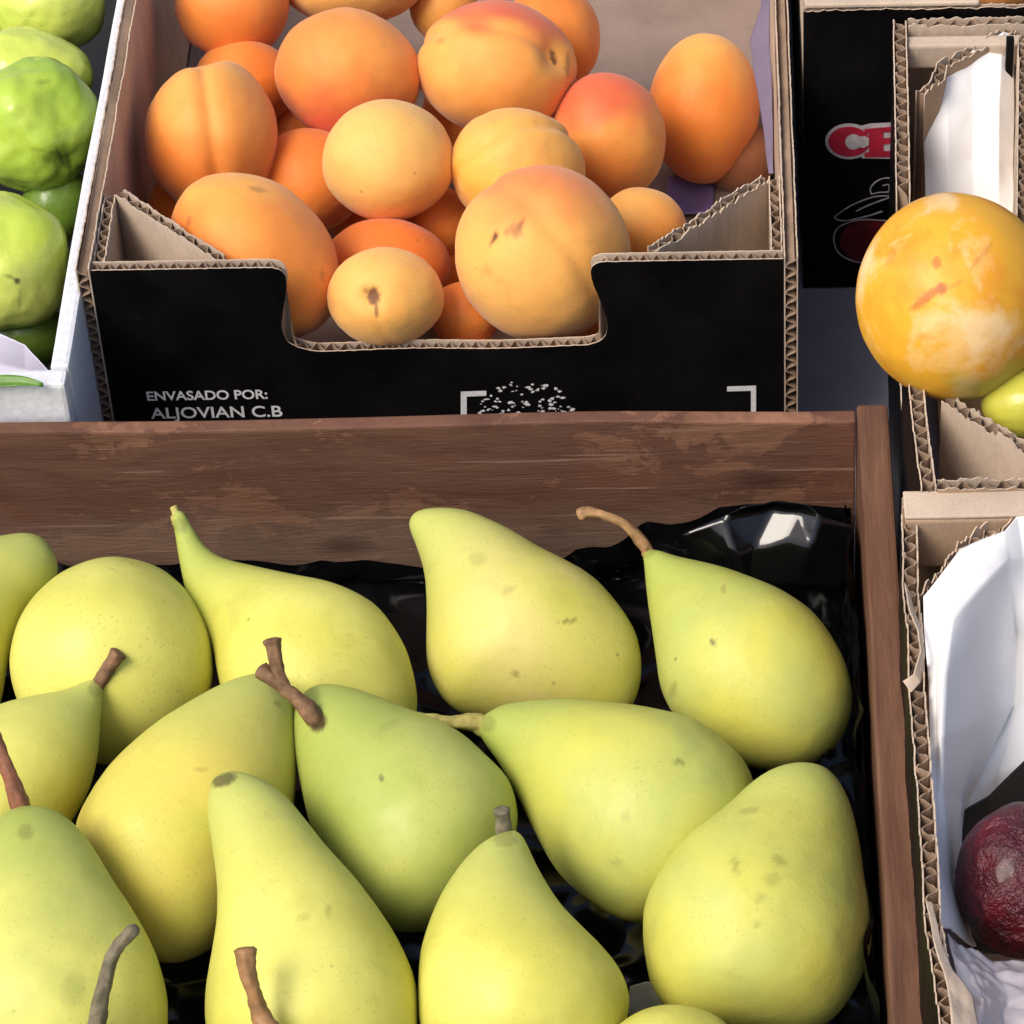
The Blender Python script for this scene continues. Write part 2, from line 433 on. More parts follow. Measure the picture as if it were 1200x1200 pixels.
# thin raised top lath lip of the back board
# ---- black plastic liner
def liner():
    x0, x1, y0, y1 = XL+TW+.001, XR-TW-.0012, YFc+TB+.001, YB-TB-.0012
    nx, ny = 230, 190; vs = []
    # parameterise: u over [-a,1+a] wraps up the walls
    def top_back(x):
        px = proj(V(x, y1, .06))[0]
        return plsm([(-500, .025), (0, .020), (90, .013), (240, .0135), (400, .012), (510, .009), (640, .013), (700, .020), (770, .030), (850, .036), (905, .038), (960, .036), (1010, .036)])(px)
    Hs = .062
    for j in range(ny+1):
        for i in range(nx+1):
            u = i/nx; v = j/ny
            wu = .09; wv = .1
            x = lerp(x0, x1, min(1, max(0, (u-wu)/(1-2*wu)))); y = lerp(y0, y1, min(1, max(0, (v-wv)/(1-2*wv))))
            z = .0105
            tu = max(0, (wu-u)/wu, (u-1+wu)/wu); tv = max(0, (wv-v)/wv, (v-1+wv)/wv)
            hb = top_back(x) if v > .5 else .05
            hu = .06
            if v > .5: hu = lerp(hb, .058, sm(0, .05, y1-y))
            z += max(tu*(hu), tv*hb)
            if v > 1-wv*1.001 and tu <= 0: z = .0105+tv*hb
            rnd = V(noise.noise(V(x, y, z)*38), noise.noise(V(x, y, z)*38+V(7, 7, 0)), noise.noise(V(x, y, z)*38+V(0, 0, 9)))
            r2 = abs(noise.noise(V(x, y, z)*60))*.003
            off = V(0, 0, 0)
            if tu > 0: off.x += (.0008+abs(rnd.x)*.007*min(1, tu*3)+r2)*(1 if u < .5 else -1)
            if tv > 0: off.y += (.0008+abs(rnd.y)*.007*min(1, tv*3)+r2)*(1 if v < .5 else -1)
            if tu <= 0 and tv <= 0: z += abs(rnd.z)*.006+r2
            vs.append(V(x, y, z)+off)
    fs = [(j*(nx+1)+i, j*(nx+1)+i+1, (j+1)*(nx+1)+i+1, (j+1)*(nx+1)+i) for j in range(ny) for i in range(nx)]
    o = mesh_obj('plastic_liner', vs, fs, M_PLASTIC)
    return tag(o, 'shiny black plastic film lining the wooden crate under the pears', 'plastic liner')
liner()
def film_fold():
    """faceted crumple of film: fan of small flat facets with real depth"""
    vd = (CAM-P(905, 615, .066)).normalized(); hv = (vd+sd).normalized(); c0 = P(908, 612, .064)
    def on(px, py, nrm=hv, c=c0):
        d = ray(px, py); return CAM+d*((c-CAM).dot(nrm)/d.dot(nrm))
    A = [on(884, 642), on(908, 594), on(936, 600), on(918, 634)]
    L_ = [P(850, 604, .067), P(800, 626, .060), P(806, 650, .052), P(862, 648, .058)]
    R_ = [P(960, 604, .069), P(1000, 616, .064), P(998, 650, .052), P(950, 640, .060)]
    B_ = [P(820, 690, .042), P(880, 690, .045), P(930, 690, .045), P(990, 690, .042)]
    T_ = [P(868, 596, .071), P(905, 588, .073), P(945, 592, .072)]
    vs = A+L_+R_+B_+T_
    fs = [(0, 3, 2, 1), (4, 7, 0), (4, 0, 1), (4, 5, 6, 7), (3, 11, 2), (2, 11, 8), (8, 11, 10, 9), (7, 6, 12, 13), (7, 13, 0), (0, 13, 14, 3), (3, 14, 11), (11, 14, 15, 10), (4, 1, 16), (16, 1, 17), (1, 2, 17), (2, 18, 17), (2, 8, 18)]
    o = mesh_obj('plastic_fold', vs, fs, M_GLOSS, None, smooth=False)
    bm = bmesh.new(); bm.from_mesh(o.data); bmesh.ops.subdivide_edges(bm, edges=bm.edges, cuts=5, use_grid_fill=True)
    bmesh.ops.triangulate(bm, faces=bm.faces)
    for v in bm.verts: v.co += V(1, 1, 1)*.0006*noise.noise(v.co*160)
    for f in bm.faces: f.smooth = True
    bm.to_mesh(o.data); bm.free()
    m = o.modifiers.new('thickness', 'SOLIDIFY'); m.thickness = .0002
    tag(o, 'crumpled black film fold catching light in the back right crate corner', 'plastic film')
film_fold()
# ------------------------------------------------------------ pears
PG = 'pears in the wooden crate'
YEL = (.58, .55, .095); YEL2 = (.70, .67, .15); GRN = (.36, .42, .085); GRN2 = (.46, .49, .12); OLV = (.50, .47, .09)
OUTL = {
 1: ((50,632),(-140,855),[(0,628),(30,625),(50,632),(65,655),(66,675),(55,695),(30,720),(12,760),(3,800),(-10,840),(-60,870),(-130,860),(-170,800),(-170,730),(-130,670),(-60,640)]),
 3: ((209,600),(440,892),[(203,605),(207,635),(212,665),(222,705),(240,740),(252,765),(258,795),(275,840),(325,885),(400,897),(450,885),(480,855),(487,820),(482,785),(470,750),(445,715),(415,695),(380,682),(340,674),(300,665),(262,655),(240,640),(228,622),(214,600)]),
 4: ((498,600),(705,842),[(480,616),(490,600),(519,596),(551,600),(589,616),(637,643),(685,669),(717,699),(741,736),(750,773),(746,811),(730,835),(690,845),(620,846),(560,840),(530,830),(511,805),(503,773),(502,720),(499,677),(490,645)]),
 5: ((757,645),(960,890),[(754,645),(770,645),(797,653),(834,662),(877,675),(919,693),(951,715),(975,744),(991,779),(997,816),(989,853),(970,880),(941,896),(909,901),(877,896),(845,882),(815,862),(790,838),(776,810),(770,773),(764,733),(758,690),(755,661)]),
 6: ((113,797),(-55,1015),[(105,797),(75,808),(40,815),(0,825),(-60,850),(-95,900),(-95,960),(-60,1010),(0,1030),(50,1005),(82,965),(102,930),(113,890),(117,850),(120,810),(118,798)]),
 7: ((325,795),(170,1122),[(300,790),(322,797),(340,825),(348,870),(346,930),(335,980),(305,1030),(272,1080),(250,1108),(220,1124),(190,1126),(160,1110),(125,1070),(102,1030),(90,982),(95,950),(120,908),(160,865),(210,830),(260,802)]),
 8: ((355,815),(548,1075),[(345,855),(348,890),(358,940),(370,980),(390,1020),(415,1055),(440,1080),(470,1088),(500,1085),(535,1070),(570,1045),(595,1000),(604,955),(595,915),(568,885),(540,860),(510,845),(480,833),(450,820),(415,808),(380,803),(360,812),(348,830)]),
 9: ((560,846),(858,1015),[(562,843),(589,827),(626,821),(674,820),(727,824),(770,831),(813,845),(845,867),(869,891),(882,918),(884,950),(868,995),(834,1035),(797,1066),(754,1080),(717,1072),(679,1047),(653,1019),(631,981),(610,939),(589,901),(567,869),(559,853)]),
 10: ((950,897),(868,1203),[(946,897),(914,901),(882,917),(845,952),(802,987),(775,1019),(759,1051),(754,1083),(757,1120),(765,1152),(786,1179),(823,1196),(877,1203),(930,1203),(970,1192),(998,1163),(1015,1125),(1020,1093),(1015,1040),(1007,987),(994,939),(978,912),(962,900)]),
 11: ((262,908),(400,1293),[(245,930),(250,915),(270,906),(300,912),(330,930),(350,952),(380,990),(415,1030),(445,1070),(470,1110),(485,1150),(488,1190),(480,1240),(440,1280),(380,1295),(320,1290),(270,1265),(248,1220),(243,1170),(250,1120),(255,1080),(254,1040),(248,990),(243,955)]),
 12: ((600,973),(628,1278),[(592,975),(581,981),(557,997),(530,1029),(509,1067),(495,1109),(491,1147),(492,1189),(503,1232),(546,1270),(610,1278),(663,1270),(717,1237),(733,1200),(737,1168),(727,1141),(706,1115),(679,1088),(653,1056),(631,1019),(615,985),(604,975)]),
 13: ((35,950),(65,1288),[(35,948),(60,952),(82,965),(105,990),(135,1040),(165,1090),(185,1135),(195,1180),(190,1230),(165,1265),(110,1285),(30,1290),(-40,1260),(-75,1200),(-78,1140),(-60,1080),(-40,1020),(-15,975),(10,953)]),
}
def outline_pear(spec, dc, dA, C, A, seed, cols, rough, rlump, marks, label, group, stemspec, rnw, px):
    (a, b, poly) = spec; n0 = len(poly); D2 = []
    for i in range(n0):
        p0, p1, p2, p3 = [Vector(poly[(i+k-1) % n0]) for k in range(4)]
        for k in range(10):
            t = k/10; D2.append(.5*((2*p1)+(-p0+p2)*t+(2*p0-5*p1+4*p2-p3)*t*t+(-p0+3*p1-3*p2+p3)*t**3))
    a, b = Vector(a), Vector(b); u = (b-a).normalized(); v = Vector((-u.y, u.x))
    Q = [((p-a).dot(u), (p-a).dot(v)) for p in D2]; m = len(Q)
    i0 = min(range(m), key=lambda i: Q[i][0]); i1 = max(range(m), key=lambda i: Q[i][0]); t0, t1 = Q[i0][0], Q[i1][0]
    nr, ns = 130, 140; LR = []
    for k in range(nr+1):
        t = t0+(t1-t0)*(.5-.5*math.cos(math.pi*k/nr)); xs = []
        if 0 < k < nr:
            for i in range(m):
                (x0, y0), (x1, y1) = Q[i], Q[(i+1) % m]
                if (x0-t)*(x1-t) <= 0 and x0 != x1: xs.append(y0+(y1-y0)*(t-x0)/(x1-x0))
        if len(xs) >= 2: LR.append([t, min(xs), max(xs)])
        else:
            y = Q[i0][1] if k < nr/2 else Q[i1][1]; LR.append([t, y, y])
    for it in range(4):
        L2 = [list(r) for r in LR]
        for k in range(3, nr-2):
            for c in (1, 2): L2[k][c] = (LR[k-1][c]+2*LR[k][c]+LR[k+1][c])/4
        LR = L2
    tc = (Vector(C)-a).dot(u)
    def dep(t): return dc+dA*(1-(t-t0)/(tc-t0))
    e1 = (RC @ V(v.x, -v.y, 0)).normalized()
    axw = (PD(*(a+u*t1), dep(t1))-PD(*(a+u*t0), dep(t0))).normalized()
    e1 = (e1-axw*e1.dot(axw)).normalized(); e2 = axw.cross(e1)
    vs = []; al = []; cen = []
    for (t, l, r) in LR:
        q = a+u*t+v*((l+r)/2); c = PD(q.x, q.y, dep(t)); w_ = max((r-l)/2*px, 1e-5); cen.append(c)
        for j in range(ns):
            an = 2*math.pi*j/ns; p = c+e1*(math.cos(an)*w_)+e2*(math.sin(an)*w_*.98)
            f = 1+rlump*(noise.noise(p*34+V(seed*3.1, 0, 0))*.9+.4*noise.noise(p*85+V(seed, 0, 4))+.12*noise.noise(p*240+V(0, seed, 4)))
            vs.append(c+(p-c)*f); al.append(sm(0, .55, (t-t0)/(t1-t0)))
    fs = [(i*ns+j, i*ns+(j+1) % ns, (i+1)*ns+(j+1) % ns, (i+1)*ns+j) for i in range(nr) for j in range(ns)]
    o = mesh_obj('pear', vs, fs, fruit_mat('pear_skin', cols[0], cols[1], cols[2], seed, rough, .3, .12, dcol=(.045, .022, .01), coat=0)); fix_normals(o); o.data.update()
    if stemspec: marks = list(marks)+[(A[0], A[1], 9, 9, 0, .3)]
    add_marks(o, marks, al); tag(o, label, 'pear', group)
    if stemspec:
        d0 = dep(t0); wp = ([cen[0]+axw*max(rnw, .002)*.6] if stemspec.get('root', True) else [])+[PD(q[0], q[1], d0+(q[2]*.001 if len(q) > 2 else 0)) for q in stemspec['p']]
        rads = [stemspec['r'][min(i, len(stemspec['r'])-1)]*px for i in range(len(wp))]
        stem('stem', wp, rads, stemspec.get('m', M_STEM), o, stemspec.get('knob', 1.35), seed)
    if stemspec and 'fork' in stemspec:
        stem('stem', [PD(q[0], q[1], dep(t0)+q[2]*.001) for q in stemspec['fork']], [8*px, 8*px, 9.5*px], M_STEM, o, 1.2, seed+3)
    b1 = e1; b2 = e2; Bt = cen[-1]; cv = []; cf = []
    for i in range(7):
        an = 2*math.pi*i/7; dr = b1*math.cos(an)+b2*math.sin(an); sd2 = axw.cross(dr); k = len(cv)
        cv += [Bt+sd2*.0011-axw*.0004, Bt-sd2*.0011-axw*.0004, Bt+dr*.004+axw*.001, Bt+dr*.002+axw*.0003+sd2*.0004]
        cf += [(k, k+1, k+2), (k, k+3, k+2), (k+1, k+3, k+2)]
    mesh_obj('calyx', cv, cf, M_DARKSTEM, o)
    return o
def pear(A, C, R, rn, z, label, cols, dA=None, bend=(0, 0), rm=.72, e=1.12, back=.93, stemspec=None, marks=(), seed=0, group=PG, tip=None, rlump=.022, rough=.5, kz=.5, sharp=6, q_=1.5):
    Cw = P(C[0], C[1], z); dc = depth(Cw); px = dc/F
    if dA is None: dA = kz*(C[1]-A[1])*px
    else: dA *= .001
    Aw = PD(A[0], A[1], dc+dA)
    ax = (Cw-Aw).normalized(); Rw = R*px; rnw = rn*px
    Mx, My = (A[0]+C[0])/2+bend[0], (A[1]+C[1])/2+bend[1]; Mw = PD(Mx, My, dc+dA*.5)
    Bdir = (Cw-Mw).normalized()
    Bw = Cw+Bdir*Rw*back
    sp = Spine([Aw, Mw, Cw, Bw]); LA = sp.arc_near(Cw); LB = sp.L-LA
    def rad(s):
        if s < LA:
            r = rnw+(Rw-rnw)*math.sin(math.pi/2*s/LA)**q_
            if s < rnw: r *= math.sqrt(max(0, 1-(1-s/rnw)**2))
            return min(r, Rw*1.0)
        v = (s-LA)/LB
        return Rw*(max(0, 1-v**2.25))**.52
    if seed in OUTL: return outline_pear(OUTL[seed], dc, dA, C, A, seed, cols, rough, rlump, marks, label, group, stemspec, rnw, px)
    ss = [0]; nr = 150
    for i in range(1, nr):
        t = i/nr; ss.append(sp.L*(t-.95*math.sin(2*math.pi*t)/(2*math.pi)))
    ss.append(sp.L); ss[0] = sp.L*1e-5; ss[-1] = sp.L*(1-1e-5)
    rr = [max(rad(s), 1e-5) for s in ss]
    def shp(k, a, p, q, r, x):
        w_ = p+q*r
        return 1+rlump*(noise.noise(w_*34+V(seed*3.1, 0, 0))*1.3+.45*noise.noise(w_*85+V(seed, 0, 4)))
    o = sweep(sp, ss, rr, 150, 'pear', fruit_mat('pear_skin', cols[0], cols[1], cols[2], seed, rough, .45, .14, coat=.06), None, shp)
    al = []
    for s in ss: al += [sm(0, .55, s/sp.L)]*150
    al += [0, 1]
    o.data.update(); add_marks(o, marks, al)
    tag(o, label, 'pear', group)
    if stemspec:
        pts, rad_, mt = stemspec['p'], stemspec['r'], stemspec.get('m', M_STEM)
        d0 = depth(Aw)
        wp = [Aw+ax*rnw*.45] if stemspec.get('root', True) else []
        for q in pts:
            wp.append(PD(q[0], q[1], d0+(q[2]*.001 if len(q) > 2 else 0)))
        rads = [rad_[min(i, len(rad_)-1)]*px for i in range(len(wp))]
        stem('stem', wp, rads, mt, o, stemspec.get('knob', 1.35), seed)
    # calyx at blossom end
    if seed == 2: return o
    n = 7
    tn = Bdir
    b1 = tn.orthogonal().normalized(); b2 = tn.cross(b1); Bt = sp.at(sp.L)
    vs = []; fs = []
    for i in range(n):
        a = 2*math.pi*i/n; dr = b1*math.cos(a)+b2*math.sin(a); sd2 = tn.cross(dr)
        k = len(vs); vs += [Bt+sd2*.0012-tn*.0005, Bt-sd2*.0012-tn*.0005, Bt+dr*.0045+tn*.0022, Bt+dr*.002+tn*.0003+sd2*.0004]
        fs += [(k, k+1, k+2), (k, k+3, k+2), (k+1, k+3, k+2)]
    mesh_obj('calyx', vs, fs, M_DARKSTEM, o)
    return o

pear((55, 632), (-62, 752), 108, 36, .055, 'pale yellow pear cut by the left frame edge, top row against the back board', (YEL2, YEL, GRN2), seed=1, q_=1.3, bend=(-4, -4))
pear((146, 722), (131, 778), 117, 62, .057, 'round yellow pear seen from its bottom, second in the top row', (YEL2, YEL, GRN2), dA=48, seed=2, q_=0.9, rm=.8, e=1.0)
pear((211, 616), (375, 783), 110, 13, .056, 'yellow pear with long thin curved green neck against the back board', (YEL, YEL2, GRN), seed=3, q_=1.65, bend=(-26, 24), rm=.66, e=1.16,
     stemspec={'p': [(210, 612), (206, 600), (203, 593)], 'r': [11, 8, 5, 5], 'm': M_STEM_G, 'knob': 1.0}, sharp=5)
pear((500, 600), (636, 724), 112, 35, .057, 'pear with pale tan blush and blunt stemless neck at the back board centre', (YEL, (.67, .57, .18), GRN2), seed=4, q_=1.4, bend=(-13, 13), rm=.8, e=1.15,
     marks=[(665, 728, 11, 2, -.2, .55), (604, 790, 5, 2.5, .3, .45), (596, 692, 9, 5, -.4, .2), (560, 655, 10, 7, 0, .18)])
pear((758, 645), (882, 783), 114, 13, .056, 'yellow green pear with long bent brown stem in the back right corner', (YEL, GRN2, GRN), seed=5, q_=1.95, bend=(-5, 6), rm=.74, e=1.14,
     stemspec={'p': [(757, 642, 0), (735, 617, -3), (712, 605, -4), (690, 600, -4), (677, 605, -4)], 'r': [7, 8, 5.5, 5, 6, 7.5], 'm': simple('pale_stem', (.36, .2, .08), .6, .5, 200, .4), 'knob': 1.15},
     marks=[(836, 753, 4, 3, .3, .8), (848, 690 , 3, 5, 0, .3), (789, 808, 4, 9, .3, .3), (965, 870, 30, 12, -.9, .22)])  # last mark paints brown shading along the lower right rim
pear((113, 808), (8, 920), 100, 17, .062, 'yellow pear with short thick brown stem at left in the second row', (YEL2, YEL, GRN2), seed=6, q_=1.9, bend=(-6, -8), rm=.78, e=1.12,
     stemspec={'p': [(119, 796), (130, 778, -2), (140, 764, -3)], 'r': [9, 9, 8, 9], 'knob': 1.2})
pear((330, 800), (192, 1008), 113, 46, .060, 'large yellow pear with broad shoulder leaning right below the bent stem', (YEL, (.68,.54,.10), GRN2), seed=7, q_=1.4, bend=(14, 8), rm=.84, e=1.12, marks=[(235, 902, 7, 3, 0, .3), (325, 825, 5, 3, .6, .3)])
pear((366, 815), (480, 966), 119, 40, .064, 'green pear with thick grey brown stem and dark stem hollow in the middle', (GRN2, GRN, GRN), seed=8, q_=1.35, bend=(0, -4), rm=.84, e=1.15,
     stemspec={'p': [(376, 848, -17), (366, 838, -20), (345, 816, -20), (322, 798, -19), (303, 784, -18)], 'r': [11, 12, 8, 8, 9], 'm': M_STEM, 'knob': 1.2, 'root': False, 'fork': [(333, 808, -19), (325, 782, -19), (318, 748, -20)]},
     marks=[(372, 846, 10, 11, .2, .95), (447, 913, 3.5, 3, 0, .8), (455, 850, 14, 5, -.3, .15)], rough=.45)
pear((572, 848), (750, 950), 126, 19, .062, 'long green pear lying sideways with thin stem pointing left', (GRN2, YEL, GRN), seed=9, q_=1.75, bend=(4, -12), rm=.78, e=1.2,
     stemspec={'p': [(556, 846, -2), (530, 846, -4), (505, 843, -4), (487, 842, -4)], 'r': [13, 10, 7, 7, 7], 'm': M_STEM_G, 'knob': 1.2},
     marks=[(796, 893, 7, 3, .3, .45), (733, 957, 5, 6, 0, .18), (722, 1010, 7, 4, 0, .2)])
pear((944, 897), (884, 1073), 128, 58, .064, 'big squat yellow green pear with scarred skin beside the right board', (YEL, GRN2, GRN2), seed=10, q_=1.15, bend=(14, 4), rm=.9, e=1.16,
     marks=[(862, 1015, 4, 10, -.2, .35), (913, 1008, 8, 5, .7, .3), (905, 1030, 10, 8, 0, .22), (890, 1052, 7, 5, -.6, .2), (887, 1083, 5, 4, 0, .25), (878, 950, 12, 4, -.2, .25)], rlump=.028)
pear((275, 908), (366, 1112), 122, 38, .076, 'tall yellow pear with blunt dark tipped neck in the front row', (YEL2, YEL, GRN2), seed=11, q_=1.7, bend=(-4, 4), rm=.76, e=1.25,
     marks=[(262, 914, 15, 7, -.3, .75), (385, 1068, 3, 6, 0, .3), (355, 1075, 10, 3, -.3, .2)])
pear((592, 976), (612, 1152), 122, 24, .070, 'yellow green pear with short stub stem pointing up, front centre', (YEL, YEL2, GRN2), seed=12, q_=1.3, bend=(-2, -2), rm=.84, e=1.18,
     stemspec={'p': [(592, 978, -1), (590, 962, -3), (588, 948, -5)], 'r': [10, 11, 9, 9], 'm': M_STEM_GREY, 'knob': 1.1}, marks=[(592, 985, 14, 7, 0, .3)])
pear((30, 975), (70, 1128), 125, 34, .075, 'greenish yellow pear with long reddish stem at the bottom left', (YEL2, GRN2, GRN), seed=13, q_=1.25, bend=(-2, -2), rm=.88, e=1.2,
     stemspec={'p': [(24, 948, -2), (14, 915, -5), (0, 880, -6), (-12, 858, -6)], 'r': [11, 12, 9, 8, 9], 'm': simple('red_stem', (.26, .10, .05), .6, .4, 220, .4), 'knob': 1.2}, marks=[(85, 1160, 14, 20, .3, .15)])
pear((106, 1222), (80, 1372), 118, 26, .080, 'pear at the bottom edge showing only its curved grey green stem', (YEL, GRN2, GRN2), seed=14, q_=1.5,
     stemspec={'p': [(112, 1206, 0), (121, 1160, -4), (133, 1117, -6), (160, 1086, -8)], 'r': [10, 11, 9, 8, 7], 'm': M_STEM_GREY, 'knob': 1.15})
pear((318, 1212), (392, 1330), 120, 24, .085, 'pear at the bottom edge with a short flat topped brown stem', (YEL2, YEL, GRN2), seed=15, q_=1.5,
     stemspec={'p': [(306, 1190, 0), (296, 1160, -3), (290, 1135, -4), (288, 1110, -4)], 'r': [15, 12, 9, 10, 13], 'm': simple('tan_stem', (.30, .155, .06), .6, .4, 220, .4), 'knob': 1.1})
pear((900, 1330), (788, 1292), 114, 28, .06, 'pear whose top peeks in at the bottom edge beside the squat pear', (YEL, YEL2, GRN2), dA=10, seed=16, q_=1.3)
tag(drape('paper_scrap', [[(738, 1156, .035), (757, 1150, .037), (778, 1152, .035)], [(736, 1180, .030), (757, 1178, .030), (780, 1180, .029)], [(738, 1210, .022), (760, 1212, .022), (785, 1210, .02)]],
      simple('grey_paper', (.45, .45, .36), .6, .2, 90, .2), None, 10, .001, 2), 'small pale paper scrap between pears at the bottom edge', 'paper')
# ------------------------------------------------------------ round fruit
def fruit(c, rx, ry, rot, z, name, label, cat, mat, group, rz=None, suture=None, pole=None, marks=(), lump=.02, seed=0, segs=(110, 76), lobes=0, lobe_amp=0, blush=None, sut_d=.06):
    """ellipsoid in a frame aligned with the view; suture = (angle of crease meridian direction in image, offset) ; pole=(px,py) stem dimple"""
    Cw = P(c[0], c[1], z); d = depth(Cw); px = d/F
    X = RC @ V(math.cos(rot), -math.sin(rot), 0); Yv = RC @ V(math.sin(rot), math.cos(rot), 0)*-1; Z = RC @ V(0, 0, 1)
    rzz = (rz if rz else (rx+ry)/2)*px
    a, b, cc = rx*px, ry*px, rzz
    # stem pole direction (unit sphere coords)
    if pole:
        u = ((pole[0]-c[0])*math.cos(rot)+(pole[1]-c[1])*math.sin(rot))/rx; v = (-(pole[0]-c[0])*math.sin(rot)+(pole[1]-c[1])*math.cos(rot))/ry
        k = u*u+v*v
        if k < 1: pd = V(u, v, math.sqrt(1-k))
        else: pd = V(u, v, -.25 if k > 1.05 else 0)
    else: pd = V(.2, -.4, -.8)
    pd.normalize()
    if suture is not None: sdv = V(math.cos(suture), math.sin(suture), .6)
    else: sdv = V(0, 0, -1)
    sdv = (sdv-pd*sdv.dot(pd)).normalized(); sn = pd.cross(sdv)
    nu, nv = segs; vs = []; al = []
    o1 = pd.orthogonal().normalized(); o2 = pd.cross(o1)
    for i in range(nv+1):
        th_ = math.pi*i/nv
        for j in range(nu):
            ph = 2*math.pi*j/nu
            q = pd*math.cos(th_)+(o1*math.cos(ph)+o2*math.sin(ph))*math.sin(th_)
            r = 1.0
            ang = math.acos(max(-1, min(1, q.dot(pd))))
            r -= .13*math.exp(-(ang/.24)**2)          # stem hollow
            if suture is not None and q.dot(sdv) > -.1:
                dd = q.dot(sn); r -= sut_d*math.exp(-(dd/.10)**2)*sm(-.1, .35, q.dot(sdv)); r += sut_d*.35*math.exp(-((abs(dd)-.28)/.2)**2)*sm(-.1, .4, q.dot(sdv))
            if lobes:
                aa = math.atan2(q.dot(o2), q.dot(o1)); r += lobe_amp*math.cos(aa*lobes+seed)*math.sin(ang)
            r += lump*(noise.noise(q*1.6+V(seed*2.1, 0, 0))*1.4+.35*noise.noise(q*5+V(0, seed, 0)))
            w_ = Cw+X*(q.x*a*r)+Yv*(q.y*b*r)+Z*(q.z*cc*r); vs.append(w_)
            if blush:
                bq = V(*blush[:3]).normalized(); al.append(1-sm(blush[3], blush[4], q.dot(bq)+.25*noise.noise(q*2.4+V(seed, 2, 0))))
            else: al.append(1.0)
    fs = []
    for i in range(nv):
        for j in range(nu):
            j2 = (j+1) % nu; fs.append((i*nu+j, i*nu+j2, (i+1)*nu+j2, (i+1)*nu+j))
    o = mesh_obj(name, vs, fs, mat); fix_normals(o)
    o.data.update(); add_marks(o, marks, al)
    tag(o, label, cat, group)
    return o, Cw, (X, Yv, Z, a, b, cc, pd)

# ------------------------------------------------------------ apricot box
HA = .11; TA = .005
fl = P(88, 320, HA); fr = P(935, 301, HA)
XAL, XAR = fl.x, fr.x; YA = (P(300, 316, HA).y+P(700, 305, HA).y)/2; YAB = YA+.34
abox = tag(empty('fruit_box'), 'black printed cardboard box with notched front filled with apricots', 'cardboard box', 'cardboard fruit boxes')
ax0, ax1 = XAL+TA+.0003, XAR-TA-.0003
def sx(px): return P(px, 318, HA).x-ax0
zn = lambda py: PY(530, py, YA).z
zlow = zn(407)
front_top = pl([(0, HA), (sx(312), HA), (sx(326), HA-.0006), (sx(331.5), HA-.0025), (sx(334), HA-.006), (sx(333), HA-.006), (sx(330.5), HA-.012), (sx(326), HA-.021),
                (sx(322.5), HA-.026), (sx(322.4), HA-.029), (sx(324), zlow+.0045), (sx(331), zlow+.0016), (sx(345), zlow+.0002), (sx(440), zlow-.0008), (sx(600), zlow-.0004),
                (sx(690), zlow), (sx(700), zlow+.0015), (sx(706), zlow+.006), (sx(706.5), HA-.024), (sx(700), HA-.017), (sx(692), HA-.008), (sx(691), HA-.003), (sx(694), HA-.0008), (sx(703), HA), (1, HA)])
